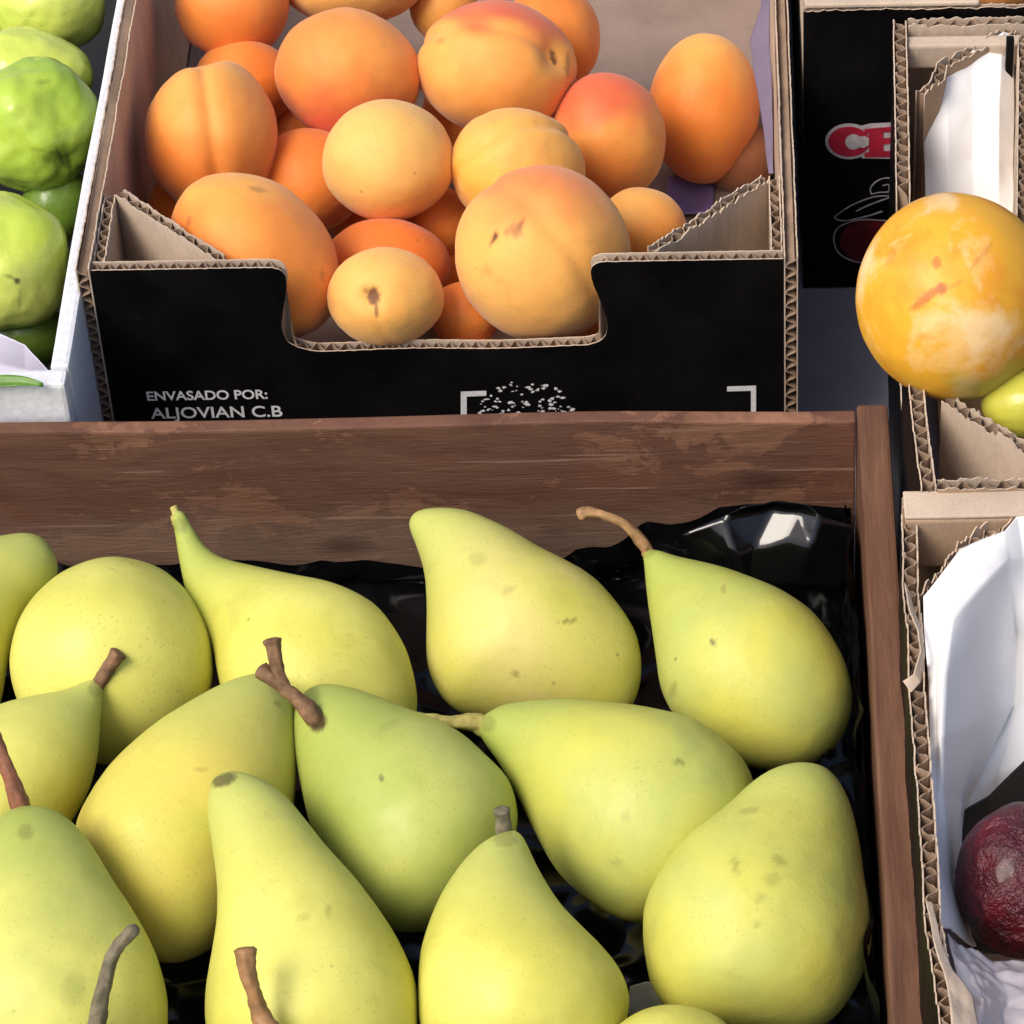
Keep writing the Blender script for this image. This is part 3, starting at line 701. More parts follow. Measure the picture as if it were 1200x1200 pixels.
# single valued version
tb = [(0, HA), (sx(314), HA), (sx(324), HA-.0007), (sx(328), HA-.0028), (sx(329.5), HA-.008), (sx(331), HA-.016), (sx(332), HA-.024), (sx(333.5), zlow+.005), (sx(338), zlow+.0018), (sx(347), zlow+.0002),
      (sx(440), zlow-.0008), (sx(600), zlow-.0004), (sx(684), zlow), (sx(693), zlow+.0013), (sx(697.5), zlow+.005), (sx(699), HA-.022), (sx(700), HA-.014), (sx(701), HA-.006), (sx(704), HA-.0018), (sx(711), HA), (1, HA)]
def notch_panel():
    """front wall: outline with undercut notch corners, two liners and the fluting between them"""
    out = [(0, .001), (ax1-ax0, .001), (ax1-ax0, HA)]
    right = [(703, HA), (695, HA-.0008), (691, HA-.003), (692, HA-.008), (698, HA-.015), (705, HA-.022), (709, HA-.028), (707, zlow+.005), (700, zlow+.0018), (690, zlow+.0003)]
    mid = [(x, zlow+.0004*math.sin(x*.03)-.0006) for x in range(680, 350, -12)]
    left = [(345, zlow+.0003), (332, zlow+.0018), (324, zlow+.0048), (320, HA-.028), (324, HA-.022), (331, HA-.012), (334, HA-.006), (332.5, HA-.0025), (326, HA-.0006), (314, HA)]
    pts = [(ax1-ax0, HA)]
    seq = out[:2]+[(ax1-ax0, HA)]
    for x in range(905, 710, -10): seq.append((sx(x), HA))
    for x, z in right+mid+left: seq.append((sx(x), z))
    for x in range(305, 118, -10): seq.append((sx(x), HA))
    seq.append((0, HA))
    # smooth the curve a little
    dense = []
    for i, p in enumerate(seq):
        q = seq[(i+1) % len(seq)]
        L = math.dist(p, q); k = max(1, int(L/.0012)) if i > 1 else max(1, int(L/.02))
        for t in range(k):
            x, z = lerp(p[0], q[0], t/k), lerp(p[1], q[1], t/k); dense.append([x, z])
    for it in range(3):
        d2 = [list(p) for p in dense]
        for i in range(1, len(dense)-1):
            if math.dist(dense[i-1], dense[i]) < .003 and math.dist(dense[i], dense[i+1]) < .003 and .004 < dense[i][0] < ax1-ax0-.004 and dense[i][1] > .01:
                d2[i] = [(dense[i-1][k]+2*dense[i][k]+dense[i+1][k])/4 for k in (0, 1)]
        dense = d2
    bm = bmesh.new(); liner_ = .0005
    for (y0, y1, sh) in ((0, liner_, 0), (TA-liner_, TA, 1)):
        pv = []
        for (x, z) in dense:
            jx = .00022*noise.noise(V(x*420, z*420, sh*9)); jz = .0003*noise.noise(V(x*500, z*500, sh*9+4))
            if z < .01: jx = jz = 0
            pv.append((ax0+x+jx, z+jz))
        f = [bm.verts.new((x, YA+y0, z)) for x, z in pv]; b = [bm.verts.new((x, YA+y1, z)) for x, z in pv]
        ff = bm.faces.new(f); fb = bm.faces.new(b[::-1]); ff.material_index = 0 if sh == 0 else 2; fb.material_index = 2 if sh == 0 else 1
        n = len(f)
        for i in range(n):
            q = bm.faces.new((f[i], b[i], b[(i+1) % n], f[(i+1) % n])); q.material_index = 2
    bmesh.ops.recalc_face_normals(bm, faces=bm.faces)
    bmesh.ops.triangulate(bm, faces=[f for f in bm.faces if len(f.verts) > 4])
    me = bpy.data.meshes.new('front_wall'); bm.to_mesh(me); bm.free()
    for m in (M_BLACK, M_KRAFT, M_KRAFT_L): me.materials.append(m)
    o = bpy.data.objects.new('front_wall', me); COL.objects.link(o); o.parent = abox
    ftop = pl(tb); m = int((ax1-ax0)/.0005); vs = []; fs = []
    for i in range(m+1):
        s = (ax1-ax0)*i/m; wv = math.sin(2*math.pi*s/.0048+1.3*noise.noise(V(s*60, 0, 5)))*(TA/2-.0007); t = ftop(s)-.0005
        for yy, zz in ((-.00025, .001), (-.00025, t), (.00025, t), (.00025, .001)): vs.append(V(ax0+s, YA+TA/2+wv+yy, zz))
    for i in range(m):
        q = 4*i
        for c, d in ((0, 1), (1, 2), (2, 3)): fs.append((q+c, q+d, q+4+d, q+4+c))
    mesh_obj('fluting', vs, fs, M_FLUTE, o, smooth=False)
notch_panel()
panel('side_wall', [(XAL, YA-.0005), (XAL, YAB)], .001, lambda s: HA+.001-.0015*sm(0, .1, s), TA, abox, -1, .0062, M_BLACK, M_KRAFT_L, True, seed=1)
panel('side_wall', [(XAR, YA-.0005), (XAR, YAB)], .001, lambda s: HA+.001, TA, abox, 1, .0062, M_BLACK, M_KRAFT_L, True, seed=2)
panel('back_wall', [(ax0, YAB), (ax1, YAB)], .001, lambda s: HA, TA, abox, -1, .0062, M_BLACK, M_KRAFT, seed=3)
box_obj('bottom_panel', (ax0+.0005, YA+TA+.0005, .002), (ax1-.0005, YAB-TA-.0005, .009), kraft_mat('kraft_floor', (.27, .205, .175)), abox, 0)
# corner braces with their flanges
def brace(parent, xw, yw, sgn, dx, dy, H, z0=.01, slope=0, seed=0, th=.0042, flange=True, ysg=1, rag=.0006):
    """xw: inner face of side wall, yw: inner face of front wall; sgn +1 = left corner"""
    tip = (xw+sgn*.0044, yw+ysg*dy); foot = (xw+sgn*dx, yw+ysg*.0008)
    Lb = math.dist(tip, foot)
    s_ = (-1 if sgn > 0 else 1)*ysg
    panel('corner_brace', [tip, foot], z0, lambda s: H+lerp(slope, 0, s/Lb), th, parent, -s_, .0064, M_KRAFT_L, M_KRAFT, rag=rag, seed=seed)
    if flange:
        panel('brace_flange', [(xw+sgn*.0004, yw+ysg*.001), (xw+sgn*.0004, yw+ysg*(dy+.001))], z0, lambda s: H+slope*s/dy-.0002, .0042, parent, -sgn*ysg*1, .0064, M_KRAFT, M_KRAFT_L, rag=rag, seed=seed+1)
wl, wr, wf = XAL+TA, XAR-TA, YA+TA
brace(abox, wl, wf, 1, P(252, 306, HA).x-wl, P(129, 226, HA).y-wf, HA-.001, seed=11)
brace(abox, wr, wf, -1, wr-P(768, 302, HA).x, P(905, 208, HA).y-wf, HA-.001, seed=14, rag=.0011)

# lettering and marks on the front wall
def text_obj(txt, px, py, wpx, hpx, mat, parent, offs=.012, name='lettering'):
    cu = bpy.data.curves.new(name, 'FONT'); cu.body = txt; cu.size = 1; cu.offset = offs; cu.extrude = 0
    to = bpy.data.objects.new(name, cu); COL.objects.link(to)
    dg = bpy.context.evaluated_depsgraph_get(); me = bpy.data.meshes.new_from_object(to.evaluated_get(dg))
    bpy.data.objects.remove(to)
    xs = [v.co.x for v in me.vertices]; ys = [v.co.y for v in me.vertices]
    a = PY(px, py, YA); b = PY(px+wpx, py-wpx*.017, YA); c = PY(px, py-hpx, YA)
    sxx = (b.x-a.x)/(max(xs)-min(xs)); sz = (c.z-a.z)/(max(ys)-min(ys))
    for v in me.vertices: v.co = V(a.x+(v.co.x-min(xs))*sxx, YA-.0004, a.z+(v.co.y-min(ys))*sz)
    me.materials.append(mat); o = bpy.data.objects.new(name, me); COL.objects.link(o); o.parent = parent; return o
text_obj('ENVASADO POR:', 173, 469, 141, 11, M_WHITEINK, abox, .02)
text_obj('ALJOVIAN C.B', 178, 494, 154, 17, M_WHITEINK, abox, .015)
def poly_on(Y, pts, mat, parent, name, dy=.0004):
    vs = [PY(x, y, Y)+V(0, -dy, 0) for x, y in pts]
    return mesh_obj(name, vs, [tuple(range(len(vs)))], mat, parent, smooth=False)
poly_on(YA, [(540, 486), (540, 458), (570, 457), (570, 463), (547, 464), (547, 486)], M_WHITEINK, abox, 'corner_mark')
poly_on(YA, [(852, 452), (886, 451), (886, 488), (880, 488), (880, 457), (852, 458)], M_WHITEINK, abox, 'corner_mark')
def emblem():
    rnd = random.Random(3); vs = []; fs = []
    for i in range(620):
        a = rnd.uniform(0, 2*math.pi); r = math.sqrt(rnd.random()); x = 617+70*r*math.cos(a); y = 512+68*r*math.sin(a)
        if noise.noise(V(x*.06, y*.09, 2)) < -.12: continue
        k = len(vs); s = rnd.uniform(.8, 2.6); m = rnd.randint(4, 6); p0 = rnd.uniform(0, 6)
        for j in range(m):
            q = p0+2*math.pi*j/m; vs.append(PY(x+s*1.5*math.cos(q)*rnd.uniform(.4, 1.2), y+s*.8*math.sin(q)*rnd.uniform(.4, 1.2), YA)+V(0, -.0004-.0000002*i, 0))
        fs.append(tuple(range(k, k+m)))
    mesh_obj('tree_emblem', vs, fs, M_WHITEINK, abox, smooth=False)
emblem()

# ------------------------------------------------------------ apricots
AG = 'apricots in the notched box'
ORG = (.80, .265, .045); YLO = (.82, .40, .085); RED = (.72, .13, .045); DOR = (.76, .195, .022); PAL = (.82, .45, .115)
def am(b1, b2, bl, seed): return fruit_mat('apricot_skin', b1, b2, bl, seed, .58, .3, .22, (.10, .03, .01), 22, .18, .6, (.45, .14, .02))
apr = [
 # c, rx, ry, rot, z, label, (base, second, blush), kwargs
 ((272, 8), 66, 62, 0, .080, 'orange apricot at the top left of the box against the side wall', (ORG, DOR, RED), dict(seed=1)),
 ((412, -22), 84, 52, 0, .080, 'pale yellow apricot cut by the top frame edge', (PAL, YLO, ORG), dict(seed=2)),
 ((287, 98), 60, 52, 0, .060, 'orange apricot tucked behind the creased one', (ORG, DOR, RED), dict(seed=3)),
 ((408, 87), 86, 76, .2, .080, 'broad smooth orange apricot in the upper left of the pile', (ORG, YLO, RED), dict(seed=4, blush=(.2, .9, .2, .3, 1.0))),
 ((248, 161), 77, 91, .05, .078, 'apricot with a vertical crease near the left wall', (YLO, ORG, DOR), dict(seed=5, suture=-1.7, pole=(238, 72), sut_d=.05, blush=(-.4, .9, .2, .1, .9))),
 ((455, 188), 77, 72, 0, .086, 'round pale yellow apricot in the middle of the pile', (PAL, PAL, YLO), dict(seed=6, blush=(.4, .8, 0, .4, 1.0))),
 ((582, 80), 93, 79, .08, .080, 'large apricot with red top and stem scar at its right end', (YLO, ORG, RED), dict(seed=7, pole=(655, 72), suture=-2.6, blush=(.1, -1, .2, .45, .9), marks=[(648, 68, 3, 9, -.3, .9), (665, 75, 3, 14, 0, .5), (516, 48, 7, 3, -.5, .3)], sut_d=.035)),
 ((646, 44), 58, 64, 0, .066, 'orange red apricot behind the scarred large one', (ORG, DOR, RED), dict(seed=8)),
 ((520, 8), 40, 42, 0, .062, 'small amber apricot peeking out at the top between larger ones', (YLO, ORG, ORG), dict(seed=9)),
 ((714, 160), 66, 76, -.25, .060, 'red orange apricot on the right slope of the pile', (YLO, ORG, RED), dict(seed=10, blush=(.1, -1, .3, .0, .8))),
 ((825, 127), 65, 88, .05, .036, 'yellow topped apricot alone by the right wall', (DOR, ORG, YLO), dict(seed=11, lump=.01, blush=(0, -1, 0, .1, .9))),
 ((606, 198), 79, 71, .2, .080, 'amber apricot with a bumpy crease behind the biggest one', (YLO, (.84, .42, .05), ORG), dict(seed=12, suture=-1.1, pole=(690, 170), lump=.035)),
 ((636, 297), 103, 102, 0, .083, 'biggest blushed apricot with dark scars resting at the front notch', (YLO, PAL, (.82, .24, .06)), dict(seed=13, suture=-2.1, pole=(560, 215), blush=(-.05, -1, .35, .35, .95), sut_d=.022,
      marks=[(604, 270, 9, 6, .9, .5), (608, 266, 2.5, 11, .5, .6), (600, 273, 10, 2.5, .1, .5), (610, 276, 8, 2, .8, .45), (598, 264, 7, 2, .9, .4), (579, 279, 2.6, 8, .5, .95), (570, 318, 10, 6, .5, .12), (585, 330, 5, 4, 0, .15)])),
 ((298, 302), 112, 87, .78, .083, 'long orange apricot leaning on the left front brace', (ORG, (.86, .38, .06), DOR), dict(seed=14, marks=[(302, 222, 11, 3, .2, .4), (221, 260, 3, 7, .2, .4), (378, 322, 3, 7, .1, .35)], blush=(-.3, .9, .3, .3, 1.0))),
 ((452, 348), 68, 58, 0, .080, 'small yellow apricot with dark stem hollow facing forward', (PAL, YLO, ORG), dict(seed=15, pole=(438, 350), suture=1.5, sut_d=.02, marks=[(438, 347, 7, 10, 0, .9), (441, 363, 2.5, 9, 0, .7), (432, 342, 7, 4, .5, .5)])),
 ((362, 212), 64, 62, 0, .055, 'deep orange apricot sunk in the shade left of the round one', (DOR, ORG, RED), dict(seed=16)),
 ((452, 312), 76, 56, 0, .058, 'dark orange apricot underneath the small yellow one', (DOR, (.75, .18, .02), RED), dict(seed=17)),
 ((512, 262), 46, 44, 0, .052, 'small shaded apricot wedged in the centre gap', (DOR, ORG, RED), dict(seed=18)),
 ((752, 270), 54, 50, .2, .060, 'amber apricot beside the right front brace', (YLO, ORG, ORG), dict(seed=19)),
 ((545, 368), 42, 38, 0, .058, 'deep orange apricot in the gap left of the biggest one', (DOR, ORG, RED), dict(seed=20)),
 ((545, 432), 58, 44, 0, .040, 'apricot whose top just shows above the notch edge', (YLO, ORG, ORG), dict(seed=21)),
 ((866, 184), 44, 44, 0, .018, 'apricot with shade painted into its brown skin, low in the right corner', ((.26, .09, .03), (.22, .07, .03), (.2,.06,.03)), dict(seed=22)),  # skin colour darkened to brown to carry the shade of this corner
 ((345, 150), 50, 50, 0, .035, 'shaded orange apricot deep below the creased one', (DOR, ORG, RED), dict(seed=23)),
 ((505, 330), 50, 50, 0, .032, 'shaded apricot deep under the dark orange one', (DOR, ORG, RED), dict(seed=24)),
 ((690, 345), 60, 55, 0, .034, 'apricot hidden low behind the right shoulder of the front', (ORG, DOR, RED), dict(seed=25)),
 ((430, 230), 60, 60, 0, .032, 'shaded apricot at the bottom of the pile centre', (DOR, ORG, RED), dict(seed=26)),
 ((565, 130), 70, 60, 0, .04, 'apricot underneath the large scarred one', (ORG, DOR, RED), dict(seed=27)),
 ((230, 250), 60, 60, 0, .04, 'apricot below the creased one by the left wall', (ORG, DOR, RED), dict(seed=28)),
]
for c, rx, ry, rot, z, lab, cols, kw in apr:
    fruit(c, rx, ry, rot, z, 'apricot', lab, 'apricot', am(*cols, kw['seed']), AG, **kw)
# lilac paper in the box
tag(drape('purple_liner', [[(894, -40, .105), (899, -40, .106)], [(892, 10, .104), (902, 0, .107)], [(880, 48, .100), (903, 60, .106)], [(884, 90, .100), (905, 110, .106)], [(893, 140, .101), (906, 150, .106)], [(902, 205, .104), (907, 205, .105)]],
      M_PAPER_L, None, 12, .0012, 4, .0003, 60), 'crinkled lilac paper edge along the right inner wall of the apricot box', 'paper liner')
tag(drape('purple_tray', [[(782, 208, .0105), (838, 208, .0105)], [(780, 252, .0112), (836, 252, .0112)]], simple('violet_tray', (.16, .13, .30), .5, .2, 40, .1), None, 12, .001, 4), 'violet paper sheet on the floor at the right front of the apricot box', 'paper sheet')

# ------------------------------------------------------------ white foam box with green fruit (left)
HF = .10
XFO = P(155, 0, HF).x; XFI = XFO-.0068; YFO = YB+.003; YFB = YFO+.42
foam = tag(empty('foam_box'), 'white foam box of green fruit at the left edge of the picture', 'foam box')
def foam_wall(name, a, b):
    return box_obj(name, a, b, M_FOAM, foam, .0016, 60, .0007)
foam_wall('side_wall', (XFI, YFO+.009, .002), (XFO, YFB, HF))
foam_wall('side_wall', (XFO-.30, YFO+.009, .002), (XFO-.292, YFB, HF))
foam_wall('front_wall', (XFO-.30, YFO, .002), (XFO-.0005, YFO+.0088, HF-.0006))
foam_wall('back_wall', (XFO-.2915, YFB-.009, .002), (XFI-.0005, YFB-.0003, HF-.0006))
foam_wall('bottom_panel', (XFO-.2915, YFO+.0092, .003), (XFI-.0005, YFB-.0095, .012))
insert = tag(empty('shade_insert'), 'added black shading tray under the green fruit inside the white foam box', 'insert')  # black insert added to stand for shadow between green fruit and foam
M_SHADE = simple('shade_insert', (.006, .006, .006), .5, .3, 60, .1)
box_obj('insert_bottom', (XFO-.288, YFO+.012, .0125), (XFI-.0035, YFB-.012, .015), M_SHADE, insert, .0004)
box_obj('insert_side', (XFI-.0032, YFO+.012, .0125), (XFI-.0012, YFB-.012, .084), M_SHADE, insert, .0004)
box_obj('insert_side', (XFO-.288, YFO+.0095, .0125), (XFI-.0035, YFO+.0115, .078), M_SHADE, insert, .0004)
# torn brown card strip between the boxes
panel('card_strip', [(XFO+.0004, P(100, 330, .1).y), (XFO+.0002, P(100, 205, .1).y)], .002, plsm([(0, .088), (.02, .101), (.045, .103), (.055, .098), (.08, .09)]), .0016, None, -1, .004, M_KRAFT, M_KRAFT, seed=31, rag=.0012)
tag(bpy.data.objects['card_strip'], 'torn brown card edge squeezed between foam box and apricot box', 'card strip')
GG = 'green fruit in the foam box'
G1 = (.50, .62, .07); G2 = (.30, .44, .045); G3 = (.60, .66, .13)
def gm(a, b, c, seed): return fruit_mat('green_fruit_skin', a, b, c, seed, .3, .25, .12, (.06, .07, .015), 24, 0, .4, (.2, .28, .03), coat=.25)
for c, rx, ry, rot, z, lab, cols, kw in [
 ((56, 2), 68, 60, 0, .078, 'pale green apple cut by the top left frame edge', (G3, G1, G2), dict(seed=31, lobes=4, lobe_amp=.03, lump=.04)),
 ((34, 92), 74, 58, 0, .076, 'light green fruit partly behind the lumpy darker one', (G3, G1, G2), dict(seed=32, lobes=3, lobe_amp=.04, lump=.05)),
 ((42, 148), 76, 78, .15, .082, 'lumpy mid green fruit with wrinkled brown scar at its lower right', (G2, (.40, .54, .06), G2), dict(seed=33, lump=.07, lobes=5, lobe_amp=.035, pole=(88, 196), marks=[(72, 186, 3, 14, -.5, .7), (80, 190, 3, 12, -.2, .7), (66, 180, 9, 3, .2, .4), (52, 96, 8, 2, -.1, .4), (45, 176, 10, 2, .1, .3)])),
 ((6, 308), 75, 82, 0, .080, 'shiny light green fruit with small dark navel at lower left', (G1, G3, G2), dict(seed=34, marks=[(20, 329, 4, 3.5, 0, .95), (13, 325, 8, 2, .3, .5), (23, 352, 2, 14, 0, .3)], lobes=5, lobe_amp=.035, lump=.045)),
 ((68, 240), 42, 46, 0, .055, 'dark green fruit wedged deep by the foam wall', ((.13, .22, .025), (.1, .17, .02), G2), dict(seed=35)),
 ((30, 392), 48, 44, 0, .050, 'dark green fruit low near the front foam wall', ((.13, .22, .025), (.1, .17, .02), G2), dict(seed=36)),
 ((-90, 60), 78, 78, 0, .06, 'green fruit outside the frame beside the lumpy one', (G1, G2, G2), dict(seed=37)),
 ((-100, 210), 78, 78, 0, .06, 'green fruit outside the frame beside the shiny one', (G1, G3, G2), dict(seed=38)),
]:
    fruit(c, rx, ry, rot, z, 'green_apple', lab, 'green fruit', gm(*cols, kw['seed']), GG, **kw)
tag(drape('liner_paper', [[(-40, 382, .07), (0, 392, .072), (30, 405, .07), (60, 440, .066)], [(-40, 420, .06), (0, 428, .06), (30, 434, .058), (58, 446, .056)], [(-40, 470, .05), (0, 470, .05), (30, 470, .05), (56, 470, .05)]],
      simple('lavender_paper', (.62, .60, .74), .5, .08, 50, .15), None, 12, .001, 8), 'pale lavender paper lining the front of the foam box', 'paper liner')
def leaf(pts, zs, w, label):
    sp = Spine([P(x, y, z) for (x, y), z in zip(pts, zs)]); vs = []; fs = []; n = 16
    for i in range(n+1):
        t = i/n; p = sp.at(sp.L*t); tn = (sp.at(min(sp.L, sp.L*t+.001))-sp.at(max(0, sp.L*t-.001))).normalized(); sd_ = tn.cross(V(0, -.5, 1)).normalized()
        ww = w*math.sin(math.pi*min(.98, t*.97+.02))**.7
        for k in (-1, -.5, 0, .5, 1): vs.append(p+sd_*ww*k+V(0, 0, -.0012+.0012*abs(k)))
    for i in range(n):
        for k in range(4): fs.append((i*5+k, i*5+k+1, i*5+6+k, i*5+5+k))
    o = mesh_obj('leaf', vs, fs, M_LEAF); m = o.modifiers.new('t', 'SOLIDIFY'); m.thickness = .0003
    tag(o, label, 'leaf')
leaf([(-50, 456), (-10, 447), (25, 446), (50, 450)], [.102, .102, .1025, .1022], .0022, 'narrow green leaf lying on the front rim of the foam box')

# ------------------------------------------------------------ black CE box (back right)
zb = P(1000, 338, 0); YC = zb.y; HCE = PY(1000, 12, YC).z
XC0 = PY(941, 200, YC).x
cbox = tag(empty('fruit_box'), 'black cardboard box with red lettering and fruit sketch at the upper right', 'cardboard box', 'cardboard fruit boxes')
XC1 = XC0+.28; TC = .005
panel('front_wall', [(XC0, YC), (XC1, YC)], .001, lambda s: HCE, .0026, cbox, 1, .0064, M_BLACK, M_KRAFT, seed=41)
panel('side_wall', [(XC0, YC+TC+.0002), (XC0, YC+.25)], .001, lambda s: HCE+.0005, TC, cbox, -1, .0064, M_KRAFT_L, M_KRAFT, True, seed=42)
panel('side_wall', [(XC1, YC), (XC1, YC+.25)], .001, lambda s: HCE+.0005, TC, cbox, 1, .0064, M_BLACK, M_KRAFT, True, seed=43)
panel('back_wall', [(XC0+TC, YC+.25), (XC1, YC+.25)], .001, lambda s: HCE, TC, cbox, -1, .0064, M_BLACK, M_KRAFT, seed=44)
box_obj('bottom_panel', (XC0+TC+.001, YC+TC+.001, .002), (XC1-.006, YC+.244, .008), M_KRAFT, cbox, 0)
box_obj('folded_rim', (XC0+.0003, YC+.0006, HCE-.0002+.0007), (XC0+.066, YC+TC+.018, HCE+.0022), M_KRAFT_L, cbox, .0012)
def ink(pts, mat, name, dy): return poly_on(YC, pts, mat, cbox, name, dy)
def circ(cx, cy, rx, ry, a0=0, a1=2*math.pi, n=40): return [(cx+rx*math.cos(lerp(a0, a1, i/n)), cy+ry*math.sin(lerp(a0, a1, i/n))) for i in range(n+(0 if a1-a0 > 6.2 else 1))]
ink(circ(995, 165, 28, 21), M_GREYINK, 'letter_outline', .0003)
ink([(1008, 147), (1020, 144), (1064, 142), (1064, 186), (1010, 185)], M_GREYINK, 'letter_outline', .00032)
ink(circ(995, 165, 24.5, 17.5), M_REDINK, 'letter_c', .0005)
ink(circ(1000, 165, 9.5, 9), M_GREYINK, 'letter_c_opening', .0007)
ink([(1000, 160), (1012, 158), (1018, 160), (1018, 169), (1012, 172), (1000, 170)], M_GREYINK, 'letter_c_opening', .00072)
E = [(1013, 150), (1060, 146), (1060, 158), (1054, 159), (1052, 153), (1035, 154), (1035, 161), (1045, 160), (1047, 157), (1050, 157), (1050, 171), (1046, 171), (1045, 167), (1035, 168), (1035, 176), (1053, 175), (1056, 169), (1062, 169), (1062, 183), (1013, 183), (1013, 178), (1018, 177), (1018, 155), (1013, 155)]
ink(E, M_REDINK, 'letter_e', .0006)
def line_ink(pts, wd, name='sketch_line', mat=M_GREYINK, dy=.0008):
    sp = Spine([PY(x, y, YC) for x, y in pts]); n = 40; vs = []; fs = []
    for i in range(n+1):
        p = sp.at(sp.L*i/n); t = (sp.at(min(sp.L, sp.L*i/n+.0005))-sp.at(max(0, sp.L*i/n-.0005))).normalized(); q = V(-t.z, 0, t.x)*wd*.00015*(1+.4*noise.noise(p*300))
        vs += [p+q+V(0, -dy, 0), p-q+V(0, -dy, 0)]
    for i in range(n): fs.append((2*i, 2*i+1, 2*i+3, 2*i+2))
    mesh_obj(name, vs, fs, mat, cbox, smooth=False)
ink(circ(1018, 282, 34, 26), M_DREDINK, 'sketch_fruit', .0005)
line_ink([(1048, 258), (1010, 256), (984, 264), (977, 278), (983, 295), (1002, 305), (1030, 308)], 2.2)
line_ink([(1050, 228), (1025, 229), (1000, 238), (984, 248), (978, 254), (990, 257), (1015, 252), (1034, 246)], 2.2)
line_ink([(1003, 246), (1020, 238), (1045, 229)], 2.2)
line_ink([(1021, 226), (1020, 219), (1027, 211), (1038, 207), (1050, 210), (1044, 222), (1030, 224), (1021, 226)], 2.0)
line_ink([(1034, 216), (1041, 215), (1042, 222)], 1.5)
fruit((1175, -30), 60, 44, 0, .10, 'orange', 'orange fruit at the top right frame edge inside the black box', 'orange fruit', am(YLO, ORG, ORG, 51), 'loose fruit on the right', seed=51)

# ------------------------------------------------------------ right upper box (yellow fruit)
HR = .133
def pathw(pts, z): return [(P(x, y, z).x, P(x, y, z).y) for x, y in pts]
r1 = tag(empty('fruit_box'), 'open cardboard box with white paper holding the mottled orange fruit', 'cardboard box', 'cardboard fruit boxes')
r1L = pathw([(1079, 571), (1073, 530), (1067, 480), (1062, 418), (1056, 330), (1050, 230), (1048, 120), (1046, 24)], HR)
L0 = sum(math.dist(a, b) for a, b in zip(r1L, r1L[1:]))
def r1top(s):
    x, y = 0, 0; f = s/L0
    return HR-.042*sm(.285, .33, f)*(1-sm(.56, .61, f))
panel('side_wall', r1L, .001, r1top, .0052, r1, -1, .0066, M_BLACK, M_KRAFT, seed=61, rag=.0008)
f0 = P(1079, 571, HR); b0 = P(1046, 22, HR)
panel('front_wall', [(f0.x+.0055, f0.y-.0004), (f0.x+.26, f0.y-.0004)], .001, lambda s: HR-.001, .005, r1, 1, .0066, M_KRAFT, M_KRAFT, seed=62, rag=.0008)
panel('back_wall', [(b0.x+.0057, b0.y), (b0.x+.27, b0.y)], .001, lambda s: HR, .005, r1, -1, .0066, M_KRAFT, M_KRAFT_L, seed=63, rag=.0007)
panel('side_wall', [(f0.x+.27, f0.y), (f0.x+.27, b0.y)], .001, lambda s: HR, .005, r1, 1, .0066, M_BLACK, M_KRAFT, seed=64)
box_obj('bottom_panel', (b0.x+.016, f0.y+.006, .002), (b0.x+.26, b0.y-.006, .008), M_KRAFT, r1, 0)
def brace_pts(parent, pts, z, z0, side, seed, rag=.001, th=.0045, slope=None, out=None, inn=None):
    pw = pathw(pts, z); L = sum(math.dist(a, b) for a, b in zip(pw, pw[1:]))
    panel('corner_brace', pw, z0, slope or (lambda s: z), th, parent, side, .0066, out or M_KRAFT_L, inn or M_KRAFT, rag=rag, seed=seed)
brace_pts(r1, [(1103, 470), (1140, 495), (1172, 510), (1215, 540)], HR-.003, .01, 1, 65, .0014)
brace_pts(r1, [(1073, 106), (1090, 94), (1098, 74), (1130, 58), (1165, 40), (1180, 30)], HR-.002, .01, -1, 66, .0012)
# tan top strip of folded card and right hand upright
box_obj('folded_rim', (P(1062, 30, HR).x, P(1062, 30, HR).y-.011, HR-.012), (P(1300, 30, HR).x, P(1062, 30, HR).y-.0045, HR-.0015), M_KRAFT_L, r1, .001)
panel('inner_flap', pathw([(1191, 250), (1193, 40)], HR), .02, lambda s: HR, .0045, r1, -1, .0066, M_KRAFT_L, M_KRAFT, seed=67, rag=.0012)
tag(drape('white_paper', [[(1080, 108, 0.1270), (1104, 88, 0.1270), (1138, 62, 0.1290), (1176, 38, 0.1305), (1189, 42, 0.1285)],
                     [(1081, 150, 0.1130), (1110, 140, 0.1170), (1140, 130, 0.1160), (1170, 120, 0.1190), (1188, 115, 0.1150)],
                     [(1083, 190, 0.1030), (1110, 190, 0.1060), (1140, 188, 0.1030), (1170, 190, 0.1070), (1188, 190, 0.1030)],
                     [(1085, 260, 0.0900), (1110, 260, 0.0900), (1140, 260, 0.0900), (1170, 260, 0.0900), (1188, 260, 0.0900)]],
      M_PAPER, None, 14, .0012, 11, .0003, 50), 'white paper sheet standing in the upper right box behind the mottled fruit', 'paper')
box_obj('slot_tab', (P(1179, 64, .131).x, P(1179, 64, .131).y, .115), (P(1188, 64, .131).x, P(1179, 64, .131).y+.003, .1375), M_BLACK, r1, .0004)
